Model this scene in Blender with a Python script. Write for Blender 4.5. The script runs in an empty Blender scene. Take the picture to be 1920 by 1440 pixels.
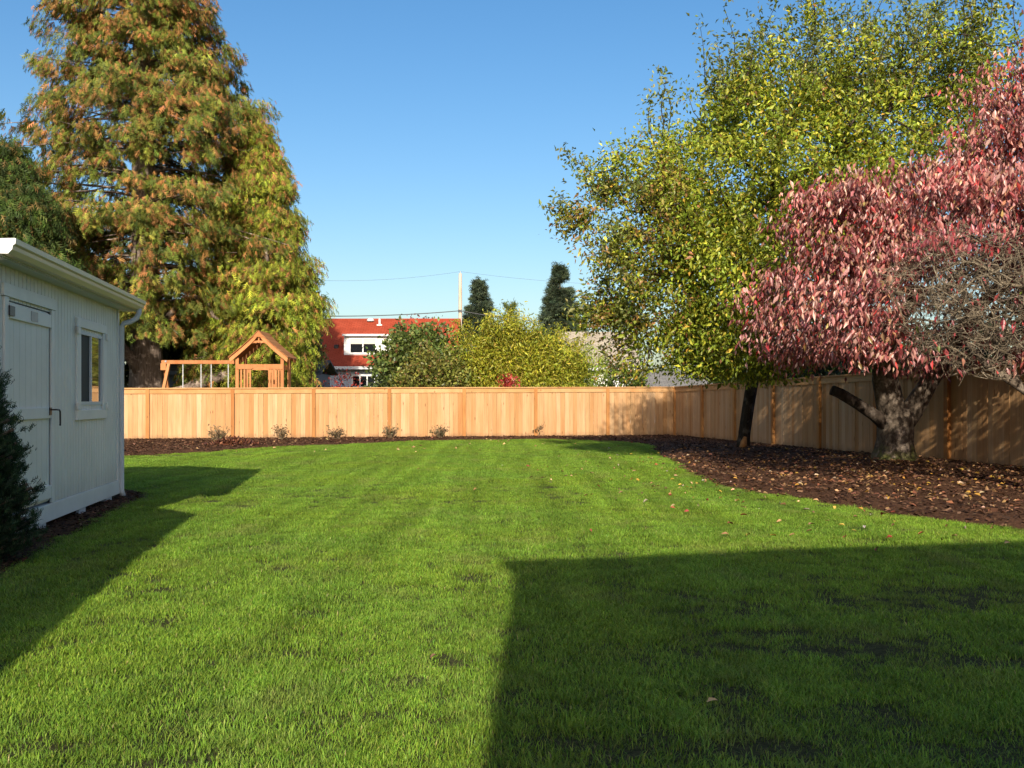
import bpy, math, random
import numpy as np
from mathutils import Vector, noise as mnoise
random.seed(7)
RNG = np.random.default_rng(11)
scene = bpy.context.scene
COL = scene.collection

# ------------------------------------------------------------------ camera, sky, sun, exposure
CAM_H, F_PX, HOR = 1.2, 1818.0, 752.0
cam = bpy.data.cameras.new('camera')
cam_o = bpy.data.objects.new('camera', cam); COL.objects.link(cam_o)
cam_o.location = (0, 0, CAM_H); cam_o.rotation_euler = (math.radians(90), 0, 0)
cam.sensor_width = 36.0; cam.lens = F_PX / 1920 * 36.0
cam.shift_y = (HOR - 720) / 1920
cam.clip_start = 0.05; cam.clip_end = 3000
scene.camera = cam_o

SUN_AZ, SUN_TAN = 0.03, 0.485            # light travels (+0.03, +1, -0.485)
world = bpy.data.worlds.new('World'); scene.world = world; world.use_nodes = True
wn = world.node_tree.nodes; wl = world.node_tree.links
bg = wn['Background']; sky = wn.new('ShaderNodeTexSky'); sky.sky_type = 'NISHITA'
sky.sun_disc = False
sky.sun_elevation = math.atan(SUN_TAN); sky.sun_rotation = math.pi + math.atan(SUN_AZ)
sky.altitude = 50; sky.air_density = 1.0; sky.dust_density = 2.3; sky.ozone_density = 1.0
hs = wn.new('ShaderNodeHueSaturation'); hs.inputs['Saturation'].default_value = 1.38
wl.new(sky.outputs[0], hs.inputs['Color']); wl.new(hs.outputs[0], bg.inputs[0]); bg.inputs[1].default_value = 0.09
sun = bpy.data.lights.new('sun', 'SUN'); sun.energy = 3.6; sun.angle = math.radians(0.5)
sun.color = (1.0, 0.91, 0.76)
sun_o = bpy.data.objects.new('sun', sun); COL.objects.link(sun_o)
sun_o.rotation_euler = Vector((SUN_AZ, 1, -SUN_TAN)).to_track_quat('-Z', 'Y').to_euler()
sun_o.location = (0, -30, 20)
scene.view_settings.view_transform = 'Standard'; scene.view_settings.look = 'None'
scene.view_settings.exposure = 0.97; scene.view_settings.gamma = 1.0
scene.view_settings.use_curve_mapping = False
scene.cycles.max_bounces = 6; scene.cycles.diffuse_bounces = 3; scene.cycles.transmission_bounces = 3

# ------------------------------------------------------------------ helpers
def gp(px, py, z=0.0):
    "ground point seen at a pixel of the photograph"
    Y = (CAM_H - z) * F_PX / (py - HOR)
    return ((px - 960) / F_PX * Y, Y)

def far_x(px, Y): return (px - 960) / F_PX * Y
def far_z(py, Y): return CAM_H + (HOR - py) / F_PX * Y

def tag(o, label=None, cat=None, group=None, kind=None):
    if label: o['label'] = label
    if cat: o['category'] = cat
    if group: o['group'] = group
    if kind: o['kind'] = kind
    return o

def empty(name, loc, rz=0.0):
    o = bpy.data.objects.new(name, None); COL.objects.link(o)
    o.location = loc; o.rotation_euler = (0, 0, rz); o.empty_display_size = 0.2
    return o

def link(name, me, mat=None, parent=None, loc=(0, 0, 0), rot=(0, 0, 0)):
    o = bpy.data.objects.new(name, me); COL.objects.link(o)
    if mat is not None and not me.materials: me.materials.append(mat)
    o.parent = parent; o.location = loc; o.rotation_euler = rot
    return o

def arr_mesh(name, V, F, col=None, smooth=False):
    V = np.asarray(V, dtype=np.float32).reshape(-1, 3); F = np.asarray(F, dtype=np.int32)
    k = F.shape[1]; me = bpy.data.meshes.new(name)
    me.vertices.add(len(V)); me.vertices.foreach_set('co', V.ravel())
    me.loops.add(F.size); me.loops.foreach_set('vertex_index', F.ravel())
    me.polygons.add(len(F)); me.polygons.foreach_set('loop_start', np.arange(0, F.size, k, dtype=np.int32))
    if col is not None:
        a = me.color_attributes.new('col', 'FLOAT_COLOR', 'POINT')
        c = np.ones((len(V), 4), dtype=np.float32); c[:, :3] = col
        a.data.foreach_set('color', c.ravel())
    me.update(calc_edges=True)
    if smooth: me.polygons.foreach_set('use_smooth', np.ones(len(F), dtype=bool))
    return me

class MB:
    "collects boxes, prisms and tubes into one mesh"
    def __init__(s): s.v = []; s.f = []
    def add(s, vs, fs):
        b = len(s.v); s.v += [tuple(v) for v in vs]; s.f += [tuple(b + i for i in f) for f in fs]; return s
    def box(s, a, b):
        x0, y0, z0 = a; x1, y1, z1 = b
        return s.add([(x0,y0,z0),(x1,y0,z0),(x1,y1,z0),(x0,y1,z0),(x0,y0,z1),(x1,y0,z1),(x1,y1,z1),(x0,y1,z1)],
                     [(0,3,2,1),(4,5,6,7),(0,1,5,4),(1,2,6,5),(2,3,7,6),(3,0,4,7)])
    def bar(s, p, q, w, d, up=(0, 0, 1)):
        "rectangular bar from p to q, w wide across, d deep along up"
        p = Vector(p); q = Vector(q); t = (q - p).normalized(); u = Vector(up)
        sd = t.cross(u).normalized() * (w / 2); n = sd.cross(t).normalized() * (d / 2)
        c = [p - sd - n, p + sd - n, p + sd + n, p - sd + n, q - sd - n, q + sd - n, q + sd + n, q - sd + n]
        return s.add(c, [(0,3,2,1),(4,5,6,7),(0,1,5,4),(1,2,6,5),(2,3,7,6),(3,0,4,7)])
    def prism(s, poly, axis_vec, origin=(0,0,0)):
        "poly = list of 3d points, extruded by axis_vec"
        n = len(poly); a = Vector(axis_vec); o = Vector(origin)
        vs = [o + Vector(p) for p in poly] + [o + Vector(p) + a for p in poly]
        fs = [tuple(range(n))[::-1], tuple(range(n, 2 * n))] + [(i, (i+1) % n, n + (i+1) % n, n + i) for i in range(n)]
        return s.add(vs, fs)
    def tube(s, pts, rad, n=8, rough=0.0, seed=0):
        pts = [Vector(p) for p in pts]
        if not hasattr(rad, '__len__'): rad = [rad] * len(pts)
        rs = random.Random(seed); b = len(s.v); ref = Vector((0.31, 0.87, 0.38))
        lob = [1 + rough * rs.uniform(-1, 1) for _ in range(n)]
        for i, p in enumerate(pts):
            t = (pts[min(i+1, len(pts)-1)] - pts[max(i-1, 0)]).normalized()
            r_ = ref if abs(t.dot(ref)) < 0.95 else Vector((1, 0, 0))
            u = t.cross(r_).normalized(); w = t.cross(u)
            for k in range(n):
                a = 2 * math.pi * k / n; rr = rad[i] * lob[k] * (1 + rough * 0.5 * rs.uniform(-1, 1))
                s.v.append(tuple(p + (u * math.cos(a) + w * math.sin(a)) * rr))
        for i in range(len(pts) - 1):
            for k in range(n):
                s.f.append((b+i*n+k, b+i*n+(k+1) % n, b+(i+1)*n+(k+1) % n, b+(i+1)*n+k))
        s.f.append(tuple(b + k for k in range(n))[::-1]); s.f.append(tuple(b+(len(pts)-1)*n+k for k in range(n)))
        return s
    def mesh(s, name, smooth=False):
        me = bpy.data.meshes.new(name); me.from_pydata(s.v, [], s.f); me.update()
        if smooth: me.polygons.foreach_set('use_smooth', np.ones(len(me.polygons), dtype=bool))
        return me
    def build(s, name, mat, parent=None, loc=(0,0,0), rot=(0,0,0), bevel=0.0, smooth=False):
        o = link(name, s.mesh(name, smooth), mat, parent, loc, rot)
        if bevel:
            m = o.modifiers.new('bevel', 'BEVEL'); m.width = bevel; m.segments = 2; m.limit_method = 'ANGLE'
        return o

# ------------------------------------------------------------------ materials
class NT:
    def __init__(s, name, rough=0.6, spec=0.3):
        s.m = bpy.data.materials.new(name); s.m.use_nodes = True
        s.n = s.m.node_tree.nodes; s.l = s.m.node_tree.links
        s.b = s.n['Principled BSDF']; s.out = s.n['Material Output']
        s.b.inputs['Roughness'].default_value = rough
        s.b.inputs['Specular IOR Level'].default_value = spec
    def new(s, t, **k):
        n = s.n.new(t)
        for a, v in k.items(): setattr(n, a, v)
        return n
    def coord(s, out='Object', scale=(1,1,1), rnd=False):
        tc = s.new('ShaderNodeTexCoord'); src = tc.outputs[out]
        if out == 'Position':
            pass
        mp = s.new('ShaderNodeMapping'); mp.inputs['Scale'].default_value = scale
        s.l.new(src, mp.inputs['Vector'])
        if rnd:
            oi = s.new('ShaderNodeObjectInfo'); ml = s.new('ShaderNodeMath', operation='MULTIPLY'); ml.inputs[1].default_value = 137.0
            s.l.new(oi.outputs['Random'], ml.inputs[0])
            cb = s.new('ShaderNodeCombineXYZ'); s.l.new(ml.outputs[0], cb.inputs[0]); s.l.new(ml.outputs[0], cb.inputs[1]); s.l.new(ml.outputs[0], cb.inputs[2])
            s.l.new(cb.outputs[0], mp.inputs['Location'])
        return mp.outputs[0]
    def world(s, scale=(1,1,1)):
        g = s.new('ShaderNodeNewGeometry'); mp = s.new('ShaderNodeMapping'); mp.inputs['Scale'].default_value = scale
        s.l.new(g.outputs['Position'], mp.inputs['Vector']); return mp.outputs[0]
    def noise(s, vec, scale, detail=3.0, rough=0.55, dist=0.0):
        n = s.new('ShaderNodeTexNoise'); n.inputs['Scale'].default_value = scale; n.inputs['Detail'].default_value = detail
        n.inputs['Roughness'].default_value = rough; n.inputs['Distortion'].default_value = dist
        s.l.new(vec, n.inputs['Vector']); return n.outputs['Fac']
    def ramp(s, fac, stops):
        r = s.new('ShaderNodeValToRGB'); e = r.color_ramp.elements
        while len(e) < len(stops): e.new(0.5)
        for i, (p, c) in enumerate(stops):
            e[i].position = p; e[i].color = (c[0], c[1], c[2], 1) if hasattr(c, '__len__') else (c, c, c, 1)
        s.l.new(fac, r.inputs[0]); return r.outputs[0]
    def mix(s, fac, a, b, mode='MIX'):
        m = s.new('ShaderNodeMix', data_type='RGBA', blend_type=mode)
        for sock, v in ((m.inputs[0], fac), (m.inputs[6], a), (m.inputs[7], b)):
            if hasattr(v, 'is_linked'): s.l.new(v, sock)
            elif hasattr(v, '__len__'): sock.default_value = (v[0], v[1], v[2], 1)
            else: sock.default_value = v
        return m.outputs[2]
    def bump(s, h, strength=0.3, dist=0.01):
        b = s.new('ShaderNodeBump'); b.inputs['Strength'].default_value = strength; b.inputs['Distance'].default_value = dist
        s.l.new(h, b.inputs['Height']); s.l.new(b.outputs[0], s.b.inputs['Normal'])
    def color(s, c):
        if hasattr(c, 'is_linked'): s.l.new(c, s.b.inputs['Base Color'])
        else: s.b.inputs['Base Color'].default_value = (c[0], c[1], c[2], 1)
    def rand(s):
        return s.new('ShaderNodeObjectInfo').outputs['Random']
    def attr(s, name='col'):
        a = s.new('ShaderNodeAttribute'); a.attribute_name = name; return a.outputs['Color']

def leaf_mat(name, transl=0.35, rough=0.5, spec=0.3, tint=(1.1, 1.1, 0.7)):
    t = NT(name, rough, spec); c = t.attr('col')
    n = t.noise(t.world(), 9.0, 2.0)
    c = t.mix(1.0, c, t.ramp(n, [(0.3, 0.72), (0.7, 1.2)]), 'MULTIPLY')
    t.color(c)
    tr = t.new('ShaderNodeBsdfTranslucent'); t.l.new(t.mix(1.0, c, tint, 'MULTIPLY'), tr.inputs[0])
    ms = t.new('ShaderNodeMixShader'); ms.inputs[0].default_value = transl
    t.l.new(t.b.outputs[0], ms.inputs[1]); t.l.new(tr.outputs[0], ms.inputs[2]); t.l.new(ms.outputs[0], t.out.inputs[0])
    return t.m

def wood_mat(name, stops, grain=(14, 14, 0.9), rough=0.65, knots=True, spec=0.25, splash=False):
    t = NT(name, rough, spec); v = t.coord('Object', grain, rnd=True)
    base = t.ramp(t.rand(), stops)
    g = t.noise(v, 2.2, 5.0, 0.6, 0.6)
    c = t.mix(1.0, base, t.ramp(g, [(0.25, 0.72), (0.5, 1.0), (0.75, 1.14)]), 'MULTIPLY')
    v2 = t.coord('Object', (2.0, 2.0, 0.7), rnd=True)
    blot = t.noise(v2, 1.6, 2.0)
    c = t.mix(t.ramp(blot, [(0.42, 0.0), (0.72, 0.55)]), c, t.mix(1.0, base, (0.86, 0.62, 0.42), 'MULTIPLY'))
    if knots:
        v3 = t.coord('Object', (6, 6, 3.0), rnd=True)
        vo = t.new('ShaderNodeTexVoronoi'); vo.inputs['Scale'].default_value = 1.0; t.l.new(v3, vo.inputs['Vector'])
        c = t.mix(t.ramp(vo.outputs['Distance'], [(0.05, 0.8), (0.13, 0.0)]), c, (0.16, 0.065, 0.02))
    if splash:
        ge = t.new('ShaderNodeNewGeometry'); sp = t.new('ShaderNodeSeparateXYZ'); t.l.new(ge.outputs['Position'], sp.inputs[0])
        ad = t.new('ShaderNodeMath', operation='MULTIPLY_ADD'); ad.inputs[1].default_value = 0.35; t.l.new(t.noise(t.world(), 6.0, 4.0), ad.inputs[0]); t.l.new(sp.outputs[2], ad.inputs[2])
        c = t.mix(t.ramp(ad.outputs[0], [(0.20, 0.55), (0.36, 0.0)]), c, (0.16, 0.085, 0.045))
    t.color(c); t.bump(g, 0.25, 0.004)
    return t.m

def paint_mat(name, c, rough=0.55, var=0.12, scale=3.0, dirt=None):
    t = NT(name, rough, 0.35); n = t.noise(t.world(), scale, 5.0, 0.6)
    col = t.mix(1.0, c, t.ramp(n, [(0.3, 1 - var), (0.7, 1 + var * 0.4)]), 'MULTIPLY')
    if dirt:
        g = t.new('ShaderNodeNewGeometry'); sp = t.new('ShaderNodeSeparateXYZ'); t.l.new(g.outputs['Position'], sp.inputs[0])
        n2 = t.noise(t.world((6, 6, 1.2)), 2.0, 4.0)
        ad = t.new('ShaderNodeMath', operation='MULTIPLY_ADD'); ad.inputs[1].default_value = 0.5; t.l.new(n2, ad.inputs[0]); t.l.new(sp.outputs[2], ad.inputs[2])
        col = t.mix(t.ramp(ad.outputs[0], [(0.3, 0.45), (0.75, 0.0)]), col, dirt)
    t.color(col); t.bump(t.noise(t.world((60, 60, 4)), 1.0, 3.0), 0.12, 0.003)
    return t.m

def plain_mat(name, c, rough=0.5, metal=0.0, spec=0.4):
    t = NT(name, rough, spec); n = t.noise(t.world(), 12.0, 3.0)
    t.color(t.mix(1.0, c, t.ramp(n, [(0.3, 0.88), (0.7, 1.08)]), 'MULTIPLY')); t.b.inputs['Metallic'].default_value = metal
    return t.m

def bark_mat(name, a, b, moss=None, sc=(7, 7, 1.6)):
    t = NT(name, 0.9, 0.1); v = t.world(sc)
    n = t.noise(v, 2.4, 6.0, 0.65, 0.5)
    c = t.ramp(n, [(0.3, a), (0.68, b)])
    n2 = t.noise(t.world(), 5.0, 4.0)
    c = t.mix(t.ramp(n2, [(0.55, 0.0), (0.66, 0.7)]), c, tuple(min(1, x * 1.7 + 0.03) for x in b))   # lichen patches
    if moss:
        g = t.new('ShaderNodeNewGeometry'); sp = t.new('ShaderNodeSeparateXYZ'); t.l.new(g.outputs['Position'], sp.inputs[0])
        ad = t.new('ShaderNodeMath', operation='MULTIPLY_ADD'); ad.inputs[1].default_value = 1.0; t.l.new(n2, ad.inputs[0]); t.l.new(sp.outputs[2], ad.inputs[2])
        c = t.mix(t.ramp(ad.outputs[0], [(0.55, 0.85), (0.85, 0.0)]), c, moss)
    t.color(c); t.bump(n, 0.9, 0.03)
    return t.m

M = {}
CEDAR = [(0.0, (0.45, 0.275, 0.135)), (0.18, (0.40, 0.22, 0.092)), (0.36, (0.50, 0.33, 0.185)), (0.55, (0.43, 0.25, 0.115)), (0.75, (0.48, 0.305, 0.16)), (0.9, (0.37, 0.19, 0.07)), (1.0, (0.46, 0.29, 0.145))]
M['plank'] = wood_mat('cedar_plank', CEDAR, splash=True)
M['post'] = wood_mat('cedar_post', [(0.0, (0.33, 0.145, 0.042)), (1.0, (0.40, 0.19, 0.06))])
M['rail'] = wood_mat('cedar_rail', [(0.0, (0.50, 0.30, 0.14)), (1.0, (0.42, 0.225, 0.085))], grain=(0.9, 14, 14))
M['play'] = wood_mat('stained_play_wood', [(0.0, (0.37, 0.15, 0.055)), (1.0, (0.46, 0.205, 0.08))], knots=False)
M['siding'] = paint_mat('grey_painted_siding', (0.80, 0.77, 0.69), 0.5, 0.10, 2.5, dirt=(0.40, 0.34, 0.25))
M['trim'] = paint_mat('grey_painted_trim', (0.82, 0.79, 0.72), 0.5, 0.08)
M['gutter'] = paint_mat('gutter_bounce_tint', (0.84, 0.69, 0.45), 0.4, 0.05)  # warm bounce light from the lawn is put into the gutter colour
M['white'] = paint_mat('white_paint', (0.66, 0.66, 0.65), 0.5, 0.06)
M['dark_metal'] = plain_mat('dark_metal', (0.05, 0.05, 0.055), 0.4, 0.8)
M['plate'] = plain_mat('grey_plate', (0.30, 0.30, 0.31), 0.45, 0.5)
M['chain'] = plain_mat('pale_chain', (0.62, 0.63, 0.65), 0.5, 0.3)
M['wire'] = plain_mat('wire', (0.08, 0.08, 0.085), 0.6)
M['pole'] = wood_mat('pole_wood', [(0.0, (0.50, 0.42, 0.34)), (1.0, (0.55, 0.46, 0.37))], grain=(10, 10, 0.5), knots=False)
M['blue_shade_siding'] = paint_mat('blue_grey_and_shade_siding', (0.42, 0.47, 0.55), 0.6, 0.08)  # on the red-roofed house, bluish shade put into the wall colour
M['darkblue'] = paint_mat('dark_blue_siding', (0.10, 0.13, 0.18), 0.6, 0.08)
M['beige'] = paint_mat('beige_paint', (0.62, 0.54, 0.44), 0.6, 0.08)
M['bark_cedar'] = bark_mat('cedar_bark', (0.07, 0.05, 0.04), (0.27, 0.21, 0.17), sc=(9, 9, 0.9))
M['bark_dark'] = bark_mat('dark_bark', (0.018, 0.013, 0.010), (0.060, 0.045, 0.034))
M['bark_dog'] = bark_mat('dogwood_bark', (0.032, 0.023, 0.017), (0.16, 0.125, 0.095), moss=(0.13, 0.14, 0.035), sc=(6, 6, 4))
M['twig'] = bark_mat('twig_bark', (0.12, 0.092, 0.062), (0.27, 0.22, 0.155), sc=(12, 12, 12))
M['dark_matte'] = plain_mat('matte_dark_pane', (0.03, 0.03, 0.032), 0.7)  # dark matte fill for the left half of the shed window
M['stem'] = bark_mat('dry_stem', (0.10, 0.07, 0.045), (0.24, 0.18, 0.11), sc=(12, 12, 12))
M['leaf'] = leaf_mat('leaf_green', 0.32, 0.42, 0.35)
M['leaf_red'] = leaf_mat('leaf_red', 0.28, 0.36, 0.6, tint=(1.2, 0.8, 0.7))
M['needle'] = leaf_mat('needle_foliage', 0.22, 0.6, 0.2)
t = NT('window_glass', 0.03, 0.9); t.color((0.012, 0.014, 0.016)); t.b.inputs['Coat Weight'].default_value = 1.0; M['glass'] = t.m
t = NT('cut_wood', 0.8, 0.1); t.color(t.ramp(t.noise(t.world(), 14, 4), [(0.3, (0.30, 0.13, 0.045)), (0.7, (0.50, 0.25, 0.10))])); M['cut'] = t.m

def shingle_mat(name, a, b):
    t = NT(name, 0.9, 0.1)
    br = t.new('ShaderNodeTexBrick'); br.inputs['Scale'].default_value = 1.0
    br.inputs['Color1'].default_value = (*a, 1); br.inputs['Color2'].default_value = (*b, 1); br.inputs['Mortar'].default_value = (*[x * 0.6 for x in a], 1)
    br.inputs['Mortar Size'].default_value = 0.012; br.inputs['Brick Width'].default_value = 0.32; br.inputs['Row Height'].default_value = 0.14
    t.l.new(t.coord('Object'), br.inputs['Vector'])
    n = t.noise(t.world(), 1.5, 4.0)
    t.color(t.mix(1.0, br.outputs['Color'], t.ramp(n, [(0.3, 0.85), (0.7, 1.1)]), 'MULTIPLY'))
    return t.m
M['redroof'] = shingle_mat('red_shingles', (0.30, 0.050, 0.024), (0.35, 0.066, 0.034))
M['tanroof'] = shingle_mat('tan_shingles', (0.34, 0.29, 0.225), (0.40, 0.345, 0.27))
M['greyroof'] = shingle_mat('grey_shingles', (0.16, 0.155, 0.15), (0.21, 0.20, 0.19))

# ground-type materials
t = NT('mulch', 0.95, 0.08)
v = t.world(); n1 = t.noise(v, 26, 6.0, 0.7); n2 = t.noise(v, 1.3, 3.0)
c = t.ramp(n1, [(0.28, (0.026, 0.012, 0.007)), (0.52, (0.098, 0.048, 0.026)), (0.75, (0.17, 0.09, 0.05))])
c = t.mix(1.0, c, t.ramp(n2, [(0.3, 0.75), (0.7, 1.2)]), 'MULTIPLY'); t.color(c); t.bump(n1, 1.0, 0.04); M['mulch'] = t.m
t = NT('chips', 0.9, 0.1); t.color(t.attr('col')); M['chips'] = t.m
t = NT('litter', 0.7, 0.2); t.color(t.attr('col')); M['litter'] = t.m
t = NT('soil_and_thatch', 0.95, 0.08)
v = t.world(); n1 = t.noise(v, 40, 5.0, 0.7); n2 = t.noise(v, 0.9, 3.0)
c = t.ramp(n1, [(0.3, (0.024, 0.024, 0.010)), (0.55, (0.062, 0.062, 0.024)), (0.75, (0.13, 0.11, 0.055))])
t.color(c); t.bump(n1, 0.8, 0.02); M['soil'] = t.m
t = NT('neighbour_ground', 0.95, 0.08); n1 = t.noise(t.world(), 2.0, 5.0)
t.color(t.ramp(n1, [(0.3, (0.035, 0.05, 0.015)), (0.7, (0.09, 0.10, 0.035))])); M['ground'] = t.m
# grass blades: colour of the blade + broad drifts across the lawn (mown sod strips, yellower and greener areas)
t = NT('grass_blades', 0.5, 0.25); c = t.attr('col')
n = t.noise(t.world(), 0.55, 3.0); st = t.noise(t.world((2.4, 0.12, 1)), 1.0, 3.0, 0.6, 0.4)
f = t.noise(t.world(), 3.2, 3.0)
c = t.mix(t.ramp(n, [(0.35, 0.0), (0.65, 0.55)]), c, t.mix(1.0, c, (1.30, 1.06, 0.75), 'MULTIPLY'))
c = t.mix(1.0, c, t.ramp(st, [(0.3, 0.70), (0.7, 1.22)]), 'MULTIPLY')
c = t.mix(1.0, c, t.ramp(f, [(0.3, 0.80), (0.7, 1.15)]), 'MULTIPLY')
th = t.noise(t.world((1.0, 0.55, 1.0)), 1.7, 5.0, 0.65)
c = t.mix(t.ramp(th, [(0.52, 0.0), (0.72, 0.42)]), c, (0.30, 0.27, 0.10))                      # thatch showing through
t.color(c)
tr = t.new('ShaderNodeBsdfTranslucent'); t.l.new(t.mix(1.0, c, (1.15, 1.1, 0.6), 'MULTIPLY'), tr.inputs[0])
ms = t.new('ShaderNodeMixShader'); ms.inputs[0].default_value = 0.35
t.l.new(t.b.outputs[0], ms.inputs[1]); t.l.new(tr.outputs[0], ms.inputs[2]); t.l.new(ms.outputs[0], t.out.inputs[0]); M['grass'] = t.m

# ------------------------------------------------------------------ ground, lawn, mulch
def lawn_z(x, y):
    return 0.012 * np.sin(x * 1.1 + 0.6 * y) + 0.010 * np.sin(y * 0.83 - 0.5 * x + 1.0) + 0.006 * np.sin(2.7 * x + 1.9 * y)

def grid_sheet(name, x0, x1, y0, y1, step, zf, mat, label_kind='structure', smooth=True):
    nx = int((x1 - x0) / step) + 1; ny = int((y1 - y0) / step) + 1
    X, Y = np.meshgrid(np.linspace(x0, x1, nx), np.linspace(y0, y1, ny))
    V = np.stack([X, Y, zf(X, Y)], -1).reshape(-1, 3)
    i = np.arange(nx * ny).reshape(ny, nx)
    F = np.stack([i[:-1, :-1], i[:-1, 1:], i[1:, 1:], i[1:, :-1]], -1).reshape(-1, 4)
    o = link(name, arr_mesh(name, V, F, smooth=smooth), mat); o['kind'] = label_kind; return o

FC = np.array([5.54, 33.0])                       # the fence corner
AX = np.array([-0.1933, 0.9811])                  # along the right fence, away from the viewer
AP = np.array([0.9811, 0.1933])                   # along the back fence, to the right

bed_px = [(225, 856), (330, 850), (420, 845), (500, 840), (700, 831), (880, 826), (1040, 824), (1155, 828), (1196, 832), (1230, 843), (1253, 859),
          (1267, 880), (1299, 894), (1379, 914), (1529, 940), (1680, 969), (1920, 991)]
bed_edge = [gp(*p) for p in bed_px]
bed_edge = [(-16.0, 19.0)] + bed_edge + [(7.0, 8.6), (11.0, 7.2)]
shed_bed = [gp(290, 930), gp(275, 931), gp(204, 969), gp(146, 1003), gp(0, 1086), (-3.25, 5.4), (-3.6, 4.6), (-9, 4.6), (-9, 12.6), (-5.0, 12.9)]
bed_poly = bed_edge + [(13, 7.2), (13, 40), (-16, 40)]

def smooth_poly(pts, it=2, closed=False):
    p = np.array(pts, float)
    for _ in range(it):
        q = np.roll(p, -1, 0) if closed else p[1:]
        a = p if closed else p[:-1]
        r = np.empty((2 * len(a), 2)); r[0::2] = a * 0.75 + q * 0.25; r[1::2] = a * 0.25 + q * 0.75
        p = r if closed else np.vstack([pts[0], r, pts[-1]])
    return p
bed_s = smooth_poly(bed_poly, 2, True); shed_s = smooth_poly(shed_bed, 1, True)

def sdist(poly, x, y):
    "signed distance to a polygon, positive inside"
    shp = np.shape(x); P = np.stack([np.ravel(x), np.ravel(y)], -1).astype(float)
    best = np.full(len(P), 1e9); ins = np.zeros(len(P), bool); n = len(poly)
    for i in range(n):
        a = poly[i]; b = poly[(i + 1) % n]; ab = b - a
        tt = np.clip(((P - a) @ ab) / max(ab @ ab, 1e-9), 0, 1)
        best = np.minimum(best, np.hypot(*(P - a - tt[:, None] * ab).T))
        c = ((a[1] > P[:, 1]) != (b[1] > P[:, 1])) & (P[:, 0] < (b[0] - a[0]) * (P[:, 1] - a[1]) / (b[1] - a[1] + 1e-12) + a[0])
        ins ^= c
    return np.where(ins, best, -best).reshape(shp)

def wob(x, y): return 0.05 * np.sin(5.1 * x + 2.2 * y) + 0.04 * np.sin(9.7 * y - 4.0 * x) + 0.03 * np.sin(17 * x + 13 * y)
def mulch_z(poly, x, y, top=0.05):
    d = sdist(poly, x, y) + wob(x, y) * 0.8
    return np.clip(d / 0.30, -1, 1) * top + 0.010 * np.sin(7 * x + 5 * y) * np.sin(6 * y - 3 * x) + 0.008 * np.sin(19 * x) * np.sin(23 * y)
def right_z(x, y):
    mound = 0.17 * np.exp(-((x - 5.0) ** 2 + (y - 20.9) ** 2) / 2.2) + 0.07 * np.exp(-((x - 7.15) ** 2 + (y - 18.1) ** 2) / 1.6)
    return mulch_z(bed_s, x, y) + mound * (sdist(bed_s, x, y) > 0)

gv = [(-900, -300, -0.06), (900, -300, -0.06), (900, 1500, -0.06), (-900, 1500, -0.06)]
link('ground', MB().add(gv, [(0, 1, 2, 3)]).mesh('ground'), M['ground'])['kind'] = 'structure'
grid_sheet('lawn_soil', -14, 12, -4, 34, 0.35, lawn_z, M['soil'])
grid_sheet('mulch_bed', -15, 12, 7.5, 35, 0.13, right_z, M['mulch'])
grid_sheet('mulch_strip', -6.2, -3.0, 4.0, 13.2, 0.09, lambda x, y: mulch_z(shed_s, x, y, 0.04), M['mulch'])

# ------------------------------------------------------------------ leaves, twigs: vectorised builders
def frames(d, nrm_hint):
    d = d / np.linalg.norm(d, axis=1, keepdims=True)
    s = np.cross(d, nrm_hint); s /= np.linalg.norm(s, axis=1, keepdims=True) + 1e-9
    n = np.cross(s, d)
    return s, d, n

def scatter_template(T, TF, C, d, nh, size, width=None):
    "T (k,3): x across, y along, z normal"
    s, dd, n = frames(d, nh); size = np.asarray(size)[:, None, None]
    w = size if width is None else np.asarray(width)[:, None, None]
    V = C[:, None, :] + w * T[None, :, 0:1] * s[:, None, :] + size * T[None, :, 1:2] * dd[:, None, :] + size * T[None, :, 2:3] * n[:, None, :]
    F = (np.arange(len(C)) * len(T))[:, None, None] + TF[None]
    return V.reshape(-1, 3), F.reshape(-1, TF.shape[1])

LEAF_T = np.array([(0, 0, 0), (0.30, 0.35, 0.10), (0, 0.42, 0), (-0.30, 0.35, 0.10), (0.17, 0.78, 0.02), (-0.17, 0.78, 0.02), (0, 1.0, -0.10)], float)
LEAF_F = np.array([(0, 1, 2), (0, 2, 3), (1, 4, 2), (2, 5, 3), (2, 4, 6), (2, 6, 5)])
LEAF4_T = np.array([(0, 0, 0), (0.30, 0.45, 0.08), (0, 1.0, -0.08), (-0.30, 0.45, 0.08)], float)
LEAF4_F = np.array([(0, 1, 2), (0, 2, 3)])
SLIM_T = np.array([(0, 0, 0), (0.23, 0.42, 0.11), (0, 1.0, -0.10), (-0.23, 0.42, 0.11)], float)
DOG_T = np.array([(0, 0, 0), (0.19, 0.38, 0.17), (0, 0.45, 0), (-0.19, 0.38, 0.17), (0, 1.0, 0.16)], float)
DOG_F = np.array([(0, 1, 2), (0, 2, 3), (1, 4, 2), (2, 4, 3)])

def spray_template(nl=6, ll=0.32, lw=0.07):
    "a drooping pinnate frond: slim axis blade and paired side leaflets"
    T = [(-0.045, 0, 0), (0.045, 0, 0), (0, 1.0, -0.12)]; F = [(0, 1, 2)]
    for k in range(nl):
        sd = 1 if k % 2 else -1; y = 0.10 + 0.72 * k / nl; L = ll * (1.15 - 0.5 * k / nl); b = len(T)
        T += [(0, y - lw, 0), (0, y + lw, 0), (sd * L, y + 0.24, -0.07 - 0.05 * (k % 3))]; F.append((b, b + 1, b + 2))
    return np.array(T, float), np.array(F)

def unit(n, rng=RNG):
    v = rng.normal(size=(n, 3)); return v / np.linalg.norm(v, axis=1, keepdims=True)

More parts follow.
